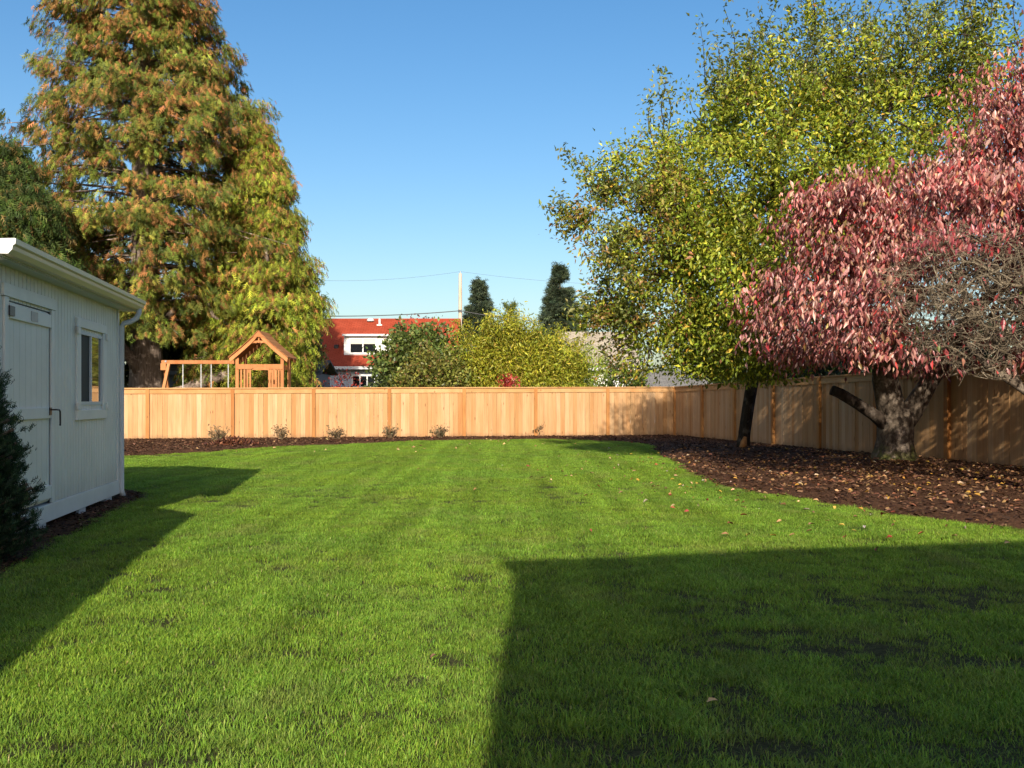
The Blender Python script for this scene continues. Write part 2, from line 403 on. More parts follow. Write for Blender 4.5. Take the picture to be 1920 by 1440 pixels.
def pick_cols(pal, wts, n, jit=0.18, rng=RNG):
    pal = np.array(pal, float); w = np.array(wts, float); w /= w.sum()
    c = pal[rng.choice(len(pal), n, p=w)]
    return np.clip(c * (1 + jit * rng.normal(size=(n, 1))) * (1 + 0.06 * rng.normal(size=(n, 3))), 0.003, 0.95)

def edges_mesh(name, P, par, R, sides=4):
    "tapered prisms along the edges of a branch graph"
    P = np.asarray(P); par = np.asarray(par); R = np.asarray(R)
    i = np.nonzero(par >= 0)[0]; a = P[par[i]]; b = P[i]; ra = R[par[i]]; rb = R[i]
    ra = np.minimum(ra, rb * 1.9 + 0.004)
    t = b - a; L = np.linalg.norm(t, axis=1, keepdims=True) + 1e-9; t = t / L
    hint = np.where(np.abs(t[:, 2:3]) > 0.9, np.array([[1.0, 0, 0]]), np.array([[0, 0, 1.0]]))
    s = np.cross(t, hint); s /= np.linalg.norm(s, axis=1, keepdims=True); n = np.cross(s, t)
    a = a - t * ra[:, None] * 0.4
    ang = np.arange(sides) * 2 * math.pi / sides
    ring = np.cos(ang)[None, :, None] * s[:, None, :] + np.sin(ang)[None, :, None] * n[:, None, :]
    V = np.concatenate([a[:, None] + ring * ra[:, None, None], b[:, None] + ring * rb[:, None, None]], 1)
    k = np.arange(sides); f = np.stack([k, (k + 1) % sides, sides + (k + 1) % sides, sides + k], -1)
    F = (np.arange(len(i)) * 2 * sides)[:, None, None] + f[None]
    return arr_mesh(name, V.reshape(-1, 3), F.reshape(-1, 4), smooth=sides > 3)

def grow(nodes, par, targets, seg=0.45, sag=0.10, rng=RNG, bias=0.25, tip=0.006, expo=0.42, jitter=0.06):
    "joins every target to the nearest branch with a bent path; returns nodes, parents, radii, list of tips"
    P = [np.array(p, float) for p in nodes]; par = list(par); base = P[0]
    depth = [0.0] * len(P); tips = []
    for i in range(1, len(P)): depth[i] = depth[par[i]] + np.linalg.norm(P[i] - P[par[i]])
    T = np.array(targets); T = T[np.argsort(np.linalg.norm(T - np.array(P[-1]), axis=1))]
    cap = len(P) + len(T) * 16; A = np.zeros((cap, 3)); D = np.zeros(cap); A[:len(P)] = P; D[:len(P)] = depth; n = len(P)
    lo = max(1, len(P) // 2)
    for tg in T:
        dist = np.linalg.norm(A[lo:n] - tg, axis=1); cost = dist + bias * D[lo:n]
        j = lo + int(np.argmin(cost)); d = tg - A[j]; L = np.linalg.norm(d); m = int(min(14, max(1, round(L / seg))))
        cur = j
        for k in range(1, m + 1):
            u = k / m
            p = A[j] + d * u + np.array([0, 0, -sag * L * 4 * u * (1 - u)]) + (rng.normal(size=3) * jitter * seg * 2 if k < m else 0)
            A[n] = p; D[n] = D[cur] + L / m; par.append(cur); cur = n; n += 1
        tips.append(cur)
    A = A[:n]; cnt = np.zeros(n)
    for tnode in tips: cnt[tnode] += 1
    for i in range(n - 1, 0, -1): cnt[par[i]] += cnt[i]
    R = tip * np.maximum(cnt, 1) ** expo
    return A, np.array(par), R, np.array(tips)

def blob_targets(n, c, r, rng=RNG, shell=0.55, zmin=None, keep=None):
    out = []
    while len(out) < n:
        v = unit(n, rng) * (shell + (1 - shell) * rng.random((n, 1)) ** 0.6) ; v[:, :] *= (1 + 0.10 * np.sin(v[:, :1] * 7 + v[:, 2:] * 5))
        p = np.array(c) + v * np.array(r)
        if zmin is not None: p = p[p[:, 2] > zmin]
        if keep is not None: p = p[keep(p)]
        out += list(p)
    return np.array(out[:n])

def leaves_at(tipsP, per, spread, size, pal, wts, T, TF, dirbias=(0, 0, -0.2), dirrand=1.0, jit=0.2, flat=1.0, out_from=None, outw=0.0, up=0.6, rng=RNG, keep=None, clump=0.12, shape=None):
    n = len(tipsP) * per
    C = np.repeat(tipsP, per, 0) + rng.normal(size=(n, 3)) * spread * np.array([1, 1, flat])
    ccol = np.repeat(1 + clump * rng.normal(size=(len(tipsP), 1)), per, 0)
    col = pick_cols(pal, wts, n, jit, rng) * ccol
    if keep is not None: k = keep(C); C = C[k]; col = col[k]; n = len(C)
    d = np.array(dirbias) + dirrand * unit(n, rng)
    if out_from is not None:
        o = C - np.array(out_from); o /= np.linalg.norm(o, axis=1, keepdims=True) + 1e-9; d = d + outw * o
    nh = unit(n, rng) * 0.8 + np.array([0, 0, up])
    sz = size * np.clip(1 + 0.25 * rng.normal(size=n), 0.45, 1.7)
    V, F = scatter_template(T, TF, C, d, nh, sz)
    return V, F, np.repeat(np.clip(col, 0.003, 0.9), len(T), 0)

def un(parent): return tuple(-Vector(parent.location)) if parent is not None else (0, 0, 0)   # world-space arrays under a root

def crown_obj(name, parts, mat, parent):
    V = np.concatenate([p[0] for p in parts]); off = 0; Fs = []
    for p in parts: Fs.append(p[1] + off); off += len(p[0])
    me = arr_mesh(name, V, np.concatenate(Fs), np.concatenate([p[2] for p in parts]))
    o = link(name, me, mat, parent, un(parent)); o['kind'] = 'stuff'; return o

def tree_root(name, label, cat, loc, group=None):
    return tag(empty(name, loc), label, cat, group)

# ------------------------------------------------------------------ fences
PLANKS = []
for k in range(4):
    w = 0.139 + 0.002 * (k - 1.5); mb = MB(); r = random.Random(k)
    mb.add([(-w/2, -0.009, 0), (w/2, -0.009, 0), (w/2, 0.009, 0), (-w/2, 0.009, 0),
            (-w/2, -0.009, 1), (w/2, -0.009, 1), (w/2, 0.009, 1), (-w/2, 0.009, 1),
            ], [(0,3,2,1),(4,5,6,7),(0,1,5,4),(1,2,6,5),(2,3,7,6),(3,0,4,7)])
    me = mb.mesh('plank'); me.materials.append(M['plank']); PLANKS.append(me)

def fence(label, origin, direction, face, t_posts, t_end, h0, h1, zc=1.0):
    """planks on a straight line; direction = unit along, face = unit towards the yard (the visible side)"""
    D = np.array(direction); Fn = np.array(face); rz = math.atan2(D[1], D[0])
    root = tag(empty('wooden_fence', (origin[0], origin[1], 0), rz), label, 'fence')
    sgn = 1.0 if (np.array([-D[1], D[0]]) @ Fn) > 0 else -1.0        # local +y or -y is the yard side
    H = lambda t: h0 + (h1 - h0) * t / t_end
    rnd = random.Random(int(abs(origin[0]) * 100) + len(t_posts))
    t = 0.07; k = 0
    while t < t_end:
        o = bpy.data.objects.new('plank', PLANKS[rnd.randrange(4)]); COL.objects.link(o); o.parent = root
        o.location = (t, rnd.uniform(-0.004, 0.004), -0.02)
        o.rotation_euler = (rnd.uniform(-.002, .002), rnd.uniform(-.0025, .0025), rnd.uniform(-.03, .03)); o.scale = (1, 1, H(t) - 0.03 + 0.02)
        t += 0.1425 + rnd.uniform(-0.001, 0.002); k += 1
    ts = list(t_posts)
    for a, b in zip([0.0] + ts, ts + [t_end]):
        if b - a < 0.2: continue
        for name, z, hh, y0, y1 in (('fascia_board', 0, 0.145, 0.017, 0.036),):
            mb = MB(); za, zb = H(a) - 0.035, H(b) - 0.035; ya, yb = sgn * y0, sgn * y1
            mb.add([(a+.002, ya, za-hh), (b-.002, ya, zb-hh), (b-.002, yb, zb-hh), (a+.002, yb, za-hh), (a+.002, ya, za), (b-.002, ya, zb), (b-.002, yb, zb), (a+.002, yb, za)],
                   [(0,1,2,3),(4,7,6,5),(0,4,5,1),(1,5,6,2),(2,6,7,3),(3,7,4,0)])
            mb.build(name, M['rail'], root)
        mb = MB(); za, zb = H(a) - 0.032, H(b) - 0.032
        mb.add([(a, -.075, za), (b-.003, -.075, zb), (b-.003, .075, zb), (a, .075, za), (a, -.075, za+.034), (b-.003, -.075, zb+.034), (b-.003, .075, zb+.034), (a, .075, za+.034)],
               [(0,3,2,1),(4,5,6,7),(0,1,5,4),(1,2,6,5),(2,3,7,6),(3,0,4,7)])
        mb.build('cap_board', M['rail'], root)
    pm = {}
    for t in ts:
        MB().box((t - 0.055, min(sgn * 0.011, sgn * 0.085), -0.05), (t + 0.055, max(sgn * 0.011, sgn * 0.060) if sgn > 0 else -0.011, H(t) - 0.034)).build('post', M['post'], root, bevel=0.004)
    for z in (0.35, 1.15):                                            # backing rails on the far side
        MB().box((0, min(-sgn * 0.018, -sgn * 0.055), z), (t_end, max(-sgn * 0.018, -sgn * 0.055), z + 0.09)).build('backing_rail', M['rail'], root)
    return root

left_px = [1139, 1004, 870, 730, 588, 436, 277]
def back_t(px):                                                       # distance along the back fence from the corner
    k = (px - 960) / F_PX; return (FC[0] - k * FC[1]) / (AP[0] - k * AP[1])
back_posts = [back_t(p) for p in left_px]
fence('sunlit new cedar plank fence running across the back of the lawn', FC, -AP, -AX, back_posts + [back_posts[-1] + 2.44], back_posts[-1] + 4.4, 1.69, 1.58)
right_posts = [0.0] + [2.44 * (i + 1) for i in range(9)]
fence('tree-shaded cedar plank fence on the right side running towards the viewer', FC + AP * 0.02 - AX * 0.03, -AX, -AP, right_posts, 23.8, 1.69, 1.69 + 0.16 / 14.64 * 23.8)

# ------------------------------------------------------------------ shed
SH_A = math.atan2(0.163, 0.987)
shed = tag(empty('garden_shed', (-4.75, 11.7, 0), SH_A), 'pale grey board-sided garden shed with door, small window and gutter with painted warm bounce', 'shed')
Y0, X1 = -4.22, -2.9                                                   # near end of the visible wall; far side wall
ZB, ZT = 0.25, 2.32
DY0, DY1, DZ1 = -3.84, -2.70, 2.03                                     # door opening
WY0, WY1, WZ0, WZ1 = -1.70, -0.80, 1.16, 1.93                          # window opening
mb = MB()                                                              # dark inner shell behind the boards
mb.box((X1 + 0.02, Y0 + 0.02, 0.24), (-0.03, -0.02, ZT - 0.01)).build('inner_shell', M['darkblue'], shed)
def board(y0, y1, z0, z1):
    MB().add([(-0.02, y0, z0), (0.0, y0 + 0.010, z0), (0.0, y1, z0), (-0.02, y1, z0), (-0.02, y0, z1), (0.0, y0 + 0.010, z1), (0.0, y1, z1), (-0.02, y1, z1)],
             [(0,3,2,1),(4,5,6,7),(0,1,5,4),(1,2,6,5),(2,3,7,6),(3,0,4,7)]).build('siding_board', M['siding'], shed)
bw = 0.1015; y = Y0 + 0.06
while y < -0.07:
    y1 = min(y + bw - 0.006, -0.068)
    if y1 > DY0 and y < DY1: board(y, y1, DZ1, ZT)
    elif y1 > WY0 and y < WY1: board(y, y1, ZB, WZ0); board(y, y1, WZ1, ZT)
    else: board(y, y1, ZB, ZT)
    y += bw
for (xa, ya, xb, yb) in ((X1, Y0, -0.03, Y0 + 0.019), (X1, -0.019, -0.03, 0.0), (X1, Y0 + 0.02, X1 + 0.019, -0.02)):
    MB().box((xa, ya, ZB), (xb, yb, ZT)).build('plain_wall', M['siding'], shed)
for y0 in (Y0, -0.066): MB().box((-0.03, y0, ZB - 0.005), (0.012, y0 + 0.066, ZT - 0.004)).build('corner_board', M['trim'], shed, bevel=0.003)
MB().box((-0.035, Y0, 0.085), (0.014, 0.004, 0.246)).build('skirt_board', M['trim'], shed, bevel=0.004)
xx = X1 + 0.05
while xx < -0.06:                                                      # boards of the end wall that faces the viewer's side
    MB().box((xx, Y0 - 0.014, ZB), (min(xx + 0.0955, -0.05), Y0 - 0.001, ZT + 0.5 * (1 - abs(xx + 0.05 - X1 / 2) / (-X1 / 2)))).build('siding_board', M['siding'], shed); xx += bw
MB().box((X1, Y0 - 0.022, 0.085), (0.013, Y0 - 0.002, 0.246)).build('skirt_board', M['trim'], shed, bevel=0.004)
for yy in (-0.42, -1.55, -2.9, -4.1):
    MB().box((-0.30, yy - 0.15, -0.05), (0.0, yy + 0.10, 0.083)).build('foundation_block', M['white'], shed, bevel=0.006)
# gable roof, ridge along the wall
RX = X1 / 2; RZ = ZT + 0.56
for s, xe in ((1, 0.16), (-1, X1 - 0.16)):
    ze = ZT + 0.09 - 0.02
    d = Vector((RX, 0, RZ + 0.09)) ; e = Vector((xe, 0, ZT + 0.04))
    MB().prism([(e.x, Y0 - 0.22, e.z), (d.x, Y0 - 0.22, d.z), (d.x, Y0 - 0.22, d.z + 0.05), (e.x, Y0 - 0.22, e.z + 0.05)], (0, -Y0 + 0.44, 0)).build('roof_slope', M['greyroof'], shed)
for ya, yb in ((Y0, Y0 + 0.02), (-0.02, 0.0)):
    MB().prism([(0, ya, ZT), (X1, ya, ZT), (RX, ya, RZ + 0.04)], (0, yb - ya, 0)).build('gable_end', M['siding'], shed)
for ya in (Y0 - 0.245, 0.222):                                         # barge boards
    for xe in (0.155, X1 - 0.155):
        MB().prism([(xe, ya, ZT - 0.02), (RX, ya, RZ + 0.05), (RX, ya, RZ + 0.15), (xe, ya, ZT + 0.08)], (0, 0.022, 0)).build('barge_board', M['white'], shed)
MB().box((0.001, Y0 - 0.20, ZT - 0.022), (0.138, 0.20, ZT - 0.004)).build('soffit', M['white'], shed)
MB().box((0.140, Y0 - 0.20, ZT - 0.015), (0.158, 0.20, ZT + 0.07)).build('fascia_board', M['white'], shed)
gp_ = [(0.160, 2.355), (0.215, 2.355), (0.245, 2.395), (0.250, 2.430), (0.268, 2.445), (0.272, 2.492), (0.262, 2.495), (0.258, 2.455), (0.240, 2.44), (0.235, 2.40), (0.21, 2.368), (0.170, 2.368), (0.170, 2.49), (0.160, 2.49)]
gp_ = [(x, 2.315 + (z - 2.355) * 0.85) for x, z in gp_]
MB().prism([(x, Y0 - 0.24, z) for x, z in gp_], (0, -Y0 + 0.48, 0)).build('gutter', M['gutter'], shed)
for ya in (Y0 - 0.246, 0.241):
    MB().prism([(x, ya, z) for x, z in gp_[:7]] + [(0.160, ya, 2.43)], (0, 0.005, 0)).build('gutter_end_cap', M['white'], shed)
ds = [(0.21, 0.10, 2.33), (0.21, 0.10, 2.27), (0.185, 0.09, 2.21), (0.12, 0.06, 2.165), (0.055, 0.02, 2.14), (0.030, 0.012, 2.10), (0.028, 0.01, 1.2), (0.028, 0.01, 0.12), (0.05, 0.012, 0.05)]
MB().tube([(x, y_ + 0.02, z) for x, y_, z in ds], 0.032, 8).build('downspout', M['white'], shed, smooth=True)
# door
door = MB()
door.box((-0.028, DY0 + 0.01, 0.27), (-0.012, DY1 - 0.01, DZ1 - 0.01))
door_o = door.build('door', M['siding'], shed)
yy = DY0 + 0.02
while yy < DY1 - 0.03:
    y1 = min(yy + 0.142, DY1 - 0.012); MB().box((-0.0118, yy, 0.28), (0.001, y1, DZ1 - 0.02)).build('door_board', M['siding'], door_o); yy += 0.148
for z0, z1 in ((0.30, 0.42), (1.04, 1.14), (1.88, 2.0)):
    MB().box((0.0015, DY0 + 0.015, z0), (0.022, DY1 - 0.015, z1)).build('door_rail', M['trim'], door_o, bevel=0.003)
MB().box((0.0225, -3.30, 1.90), (0.026, -3.12, 1.985)).build('name_plate', M['plate'], door_o)
MB().tube([(0.022, DY1 - 0.06, 1.12), (0.07, DY1 - 0.06, 1.12), (0.075, DY1 - 0.05, 1.12), (0.078, DY1 + 0.03, 1.118), (0.078, DY1 + 0.055, 1.10), (0.078, DY1 + 0.06, 0.99), (0.078, DY1 + 0.055, 0.97)], 0.008, 8).build('lever_handle', M['dark_metal'], door_o, smooth=True)
MB().box((0.0222, DY1 - 0.09, 1.07), (0.030, DY1 - 0.03, 1.14)).build('handle_plate', M['dark_metal'], door_o)
for z in (0.36, 1.94): MB().box((0.0222, DY0 - 0.02, z - 0.04), (0.034, DY0 + 0.10, z + 0.04)).build('hinge', M['dark_metal'], door_o)
for y0 in (DY0 - 0.095, DY1 + 0.003): MB().box((0.0005, y0, 0.25), (0.020, y0 + 0.092, DZ1 + 0.02)).build('door_trim', M['trim'], shed, bevel=0.003)
MB().box((0.0005, DY0 - 0.13, DZ1 + 0.022), (0.026, DY1 + 0.13, DZ1 + 0.125)).build('door_header', M['trim'], shed, bevel=0.003)
# window
win = MB()
for a, b in (((-0.02, WY0, WZ0), (0.008, WY0 + 0.035, WZ1)), ((-0.02, WY1 - 0.035, WZ0), (0.008, WY1, WZ1)), ((-0.02, WY0 + 0.035, WZ0), (0.008, WY1 - 0.035, WZ0 + 0.035)),
             ((-0.02, WY0 + 0.035, WZ1 - 0.035), (0.008, WY1 - 0.035, WZ1)), ((-0.02, (WY0+WY1)/2 - 0.022, WZ0 + 0.035), (0.006, (WY0+WY1)/2 + 0.022, WZ1 - 0.035))): win.box(a, b)
win_o = win.build('window', M['white'], shed)
for a, b, x, nm, mt in ((WY0 + 0.035, (WY0+WY1)/2 - 0.022, -0.012, 'dark_pane', 'dark_matte'), ((WY0+WY1)/2 + 0.022, WY1 - 0.035, -0.006, 'pane', 'glass')):
    MB().box((x - 0.004, a, WZ0 + 0.035), (x, b, WZ1 - 0.035)).build(nm, M[mt], win_o)
for y0 in (WY0 - 0.15, WY1 + 0.003): MB().box((0.0005, y0, WZ0 - 0.05), (0.021, y0 + 0.147, WZ1 + 0.03)).build('window_trim', M['trim'], shed, bevel=0.003)
MB().box((0.0005, WY0 - 0.16, WZ1 + 0.032), (0.026, WY1 + 0.16, WZ1 + 0.125)).build('window_header', M['trim'], shed, bevel=0.003)
MB().box((0.0005, WY0 - 0.16, WZ0 - 0.155), (0.026, WY1 + 0.16, WZ0 - 0.052)).build('window_sill', M['trim'], shed, bevel=0.003)
for y0 in (WY0 - 0.175, WY1 + 0.10):
    for z0 in (WZ1 - 0.045, WZ0 - 0.05): MB().box((0.0215, y0, z0), (0.042, y0 + 0.075, z0 + 0.075)).build('corner_block', M['trim'], shed, bevel=0.004)

# ------------------------------------------------------------------ conifers
def conifer(name, label, base, height, prof, nb, ns, spray, cols, trunk_r, zmin, droop=0.35, down=0.9, out=0.5, mat='needle', lean=(0, 0), trunk_top=None, group=None, seed=1, nl=6, brown=None, lat=0.32, inner=0.35, tufts=16, tsz=0.19, rag=(0.72, 1.08)):
    rng = np.random.default_rng(seed); bx, by = base
    root = tree_root(name, label, 'tree', (bx, by, 0), group)
    th = trunk_top or height
    zz = np.linspace(-0.1, th, 16); rr = trunk_r * (1 - zz / (height * 1.03)).clip(0.02) ** 0.8; rr[0] *= 1.5; rr[1] *= 1.12
    MB().tube([(bx + lean[0] * z / height, by + lean[1] * z / height, z) for z in zz], rr, 12, 0.10, seed).build('trunk', M['bark_cedar'], root, un(root), smooth=True)
    pz = np.array([p[0] for p in prof]); pr = np.array([p[1] for p in prof])
    zs = zmin + (height - zmin) * (rng.random(nb) ** 1.15); az = rng.random(nb) * 2 * math.pi
    rl = np.interp(zs, pz, pr) * rng.uniform(rag[0], rag[1], nb)
    rl *= 1 + 0.12 * np.sin(az * 3 + zs)                                   # uneven outline
    nodes, par, R = [], [], []; parts = []
    T, TF = spray_template(nl)
    dr0 = droop
    for i in range(nb):
        droop = dr0 * rng.uniform(0.3, 1.7) if dr0 > 0 else dr0
        L = rl[i]; o = np.array([math.cos(az[i]), math.sin(az[i]), 0]); sd = np.array([-o[1], o[0], 0])
        p0 = np.array([bx + lean[0] * zs[i] / height, by + lean[1] * zs[i] / height, zs[i]])
        u = np.linspace(0, 1, 6); pts = p0 + u[:, None] * L * o + np.stack([0*u, 0*u, droop * L * (0.35 * u - 1.15 * u**2 + 0.45 * u**3)], -1)
        b0 = len(nodes)
        for k in range(6):
            nodes.append(pts[k]); par.append(-1 if k == 0 else b0 + k - 1); R.append(max(0.012, 0.045 * (L / 4) * (1 - u[k] * 0.9)))
        n = int(ns * (0.35 + 0.65 * L / pr.max())); K = max(3, int(tufts * (0.4 + 0.6 * L / pr.max())))
        ku = inner + (1 - inner) * rng.random(K) ** 0.75; ks = np.clip(rng.normal(size=K), -1.6, 1.6); kb = rng.random(K); kc = 1 + 0.22 * rng.normal(size=K)
        ki = rng.integers(0, K, n); uu = ku[ki] + rng.normal(size=n) * tsz / L * 0.8; uu = np.clip(uu, 0.05, 1.06)
        P = p0 + uu[:, None] * L * o + np.stack([0*uu, 0*uu, droop * L * (0.35 * uu - 1.15 * uu**2 + 0.45 * uu**3)], -1)
        w = lat * L * np.sin(math.pi * np.clip(uu, 0, 1) ** 0.8 * 0.9 + 0.15) + 0.12
        P = P + sd * (ks[ki] * w)[:, None] + rng.normal(size=(n, 3)) * tsz * np.array([0.8, 0.8, 1.0]) + np.array([0, 0, -0.6 * tsz]) * np.abs(rng.normal(size=(n, 1)))
        d = o * out + np.array([0, 0, -down]) + sd * rng.normal(size=(n, 1)) * 0.45 + rng.normal(size=(n, 3)) * 0.25
        nh = o * 0.9 + unit(n, rng) * 0.7
        c = pick_cols(cols[0], cols[1], n, 0.16, rng) * (1 + 0.10 * rng.normal()) * np.clip(kc[ki], 0.55, 1.5)[:, None]
        if brown is not None:
            k = rng.random(n) < np.clip(brown[1] * (0.5 + 0.8 * zs[i] / height) * (0.1 + 1.8 * kb[ki]), 0, 0.92)
            c[k] = pick_cols(brown[0], np.ones(len(brown[0])), int(k.sum()), 0.2, rng)
        V, F = scatter_template(T, TF, P, d, nh, spray * rng.uniform(0.6, 1.25, n))
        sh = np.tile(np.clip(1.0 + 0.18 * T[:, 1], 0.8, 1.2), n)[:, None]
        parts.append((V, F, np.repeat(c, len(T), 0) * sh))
    link('branches', edges_mesh('branches', nodes, par, np.array(R), 4), M['bark_cedar'], root, un(root))['kind'] = 'stuff'
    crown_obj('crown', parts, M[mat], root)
    return root

G_CED = ([(0.135, 0.165, 0.026), (0.21, 0.225, 0.036), (0.08, 0.11, 0.02), (0.25, 0.23, 0.045)], [4, 2.6, 3, 0.6])
BR = [(0.28, 0.145, 0.045), (0.34, 0.17, 0.058), (0.22, 0.12, 0.04), (0.42, 0.19, 0.07)]
big = conifer('cedar_tree', 'huge brown-and-green cedar tree towering behind the back fence on the left', (-13.95, 37.0), 27.0,
        [(3.5, 3.6), (5, 5.0), (8, 5.7), (11.4, 5.1), (14, 3.8), (16.5, 2.9), (20, 2.1), (27, 0.3)], 440, 320, 0.31, G_CED, 0.62, 4.2, brown=(BR, 0.36), seed=3, lean=(-0.3, 0), nl=7, tufts=13, tsz=0.145)
# the low limbs of the big cedar
for pts, r in (([(-13.9, 36.9, 0.9), (-13.0, 36.6, 1.35), (-12.2, 36.4, 1.55), (-11.4, 36.3, 2.0), (-10.4, 36.2, 2.25), (-9.3, 36.4, 3.0)], [0.42, 0.36, 0.30, 0.28, 0.22, 0.10]),
               ([(-13.8, 36.8, 3.5), (-12.8, 36.0, 4.3), (-11.9, 35.6, 5.1), (-11.2, 35.4, 4.9), (-10.9, 35.4, 4.3), (-10.4, 35.5, 4.0)], [0.16, 0.13, 0.10, 0.09, 0.08, 0.05]),
               ([(-14.0, 36.6, 2.2), (-14.7, 36.2, 3.4), (-15.3, 36.0, 5.0)], [0.25, 0.16, 0.08])):
    MB().tube(pts, r, 10, 0.14, 4).build('low_limb', M['bark_cedar'], big, un(big), smooth=True)
conifer('cedar_tree', 'shorter, brighter green cedar tree right beside the huge cedar, above the playset', (-9.0, 36.6), 11.6,
        [(1.5, 1.2), (3.0, 1.7), (4.8, 2.1), (6.2, 1.9), (8.5, 1.25), (10.3, 0.7), (11.6, 0.1)], 150, 330, 0.31,
        ([(0.23, 0.27, 0.03), (0.31, 0.33, 0.04), (0.16, 0.20, 0.025), (0.10, 0.14, 0.025)], [4, 3, 3, 1.5]), 0.22, 1.8, brown=(BR, 0.26), seed=5, lat=0.42, inner=0.2, lean=(-0.5, 0))
conifer('cedar_tree', 'middle green cedar tree between the two trunks, overlapping the huge cedar', (-10.4, 38.6), 12.9,
        [(1.5, 2.6), (5, 2.7), (8, 2.0), (11, 1.0), (12.9, 0.2)], 110, 280, 0.36, G_CED, 0.24, 2.0, brown=(BR, 0.35), seed=8, lat=0.42, inner=0.2)
conifer('hemlock_tree', 'dark green fine-needled evergreen at the left edge behind the shed roof', (-16.0, 30.9), 9.4,
        [(1, 2.7), (4, 2.6), (6.5, 1.9), (8.2, 1.0), (9.4, 0.1)], 180, 240, 0.34, ([(0.045, 0.075, 0.016), (0.07, 0.11, 0.02), (0.03, 0.05, 0.014), (0.10, 0.11, 0.025)], [4, 3, 3, 1]), 0.3, 1.0,
        brown=([(0.16, 0.11, 0.035)], 0.10), seed=9, lat=0.36, inner=0.25, tufts=16, tsz=0.16)
SPR = ([(0.055, 0.078, 0.048), (0.085, 0.11, 0.06), (0.04, 0.058, 0.04)], [3, 3, 2])
for px, py, Y, w, lab, sd in ((899, 527, 72, 3.3, 'dark spruce tree right beside the utility pole', 21), (1050, 500, 66, 3.4, 'dark spruce tree behind the left edge of the broadleaf tree', 22)):
    H = far_z(py, Y)
    conifer('spruce_tree', lab, (far_x(px, Y), Y), H, [(1, w), (H * 0.5, w * 0.62), (H * 0.8, w * 0.26), (H, 0.05)], 190, 190, 0.46, SPR, 0.2, 1.0, droop=0.10, down=0.15, out=0.9, seed=sd, lat=0.22, inner=0.25, nl=5, tufts=50, tsz=0.11, rag=(0.55, 1.15), group='far spruces')
for px, py, Y, lab, sd in ((951, 572, 60, 'left spire of the two slim evergreens above the bamboo', 31), (960, 569, 60.5, 'right spire of the two slim evergreens above the bamboo', 32)):
    H = far_z(py, Y)
    conifer('slim_cypress', lab, (far_x(px, Y), Y), H, [(0.5, 0.55), (H * 0.6, 0.5), (H * 0.9, 0.2), (H, 0.05)], 70, 40, 0.30, ([(0.08, 0.11, 0.03), (0.11, 0.14, 0.035)], [1, 1]), 0.1, 0.5, droop=-0.6, down=-0.8, out=0.4, seed=sd, nl=4, tufts=6, tsz=0.08, group='slim evergreens')

# ------------------------------------------------------------------ broadleaf tree (green) and dogwoods (red)
def keep_outside(c, r):
    c = np.array(c); r = np.array(r); return lambda P: (((P - c) / r) ** 2).sum(1) > 1.0

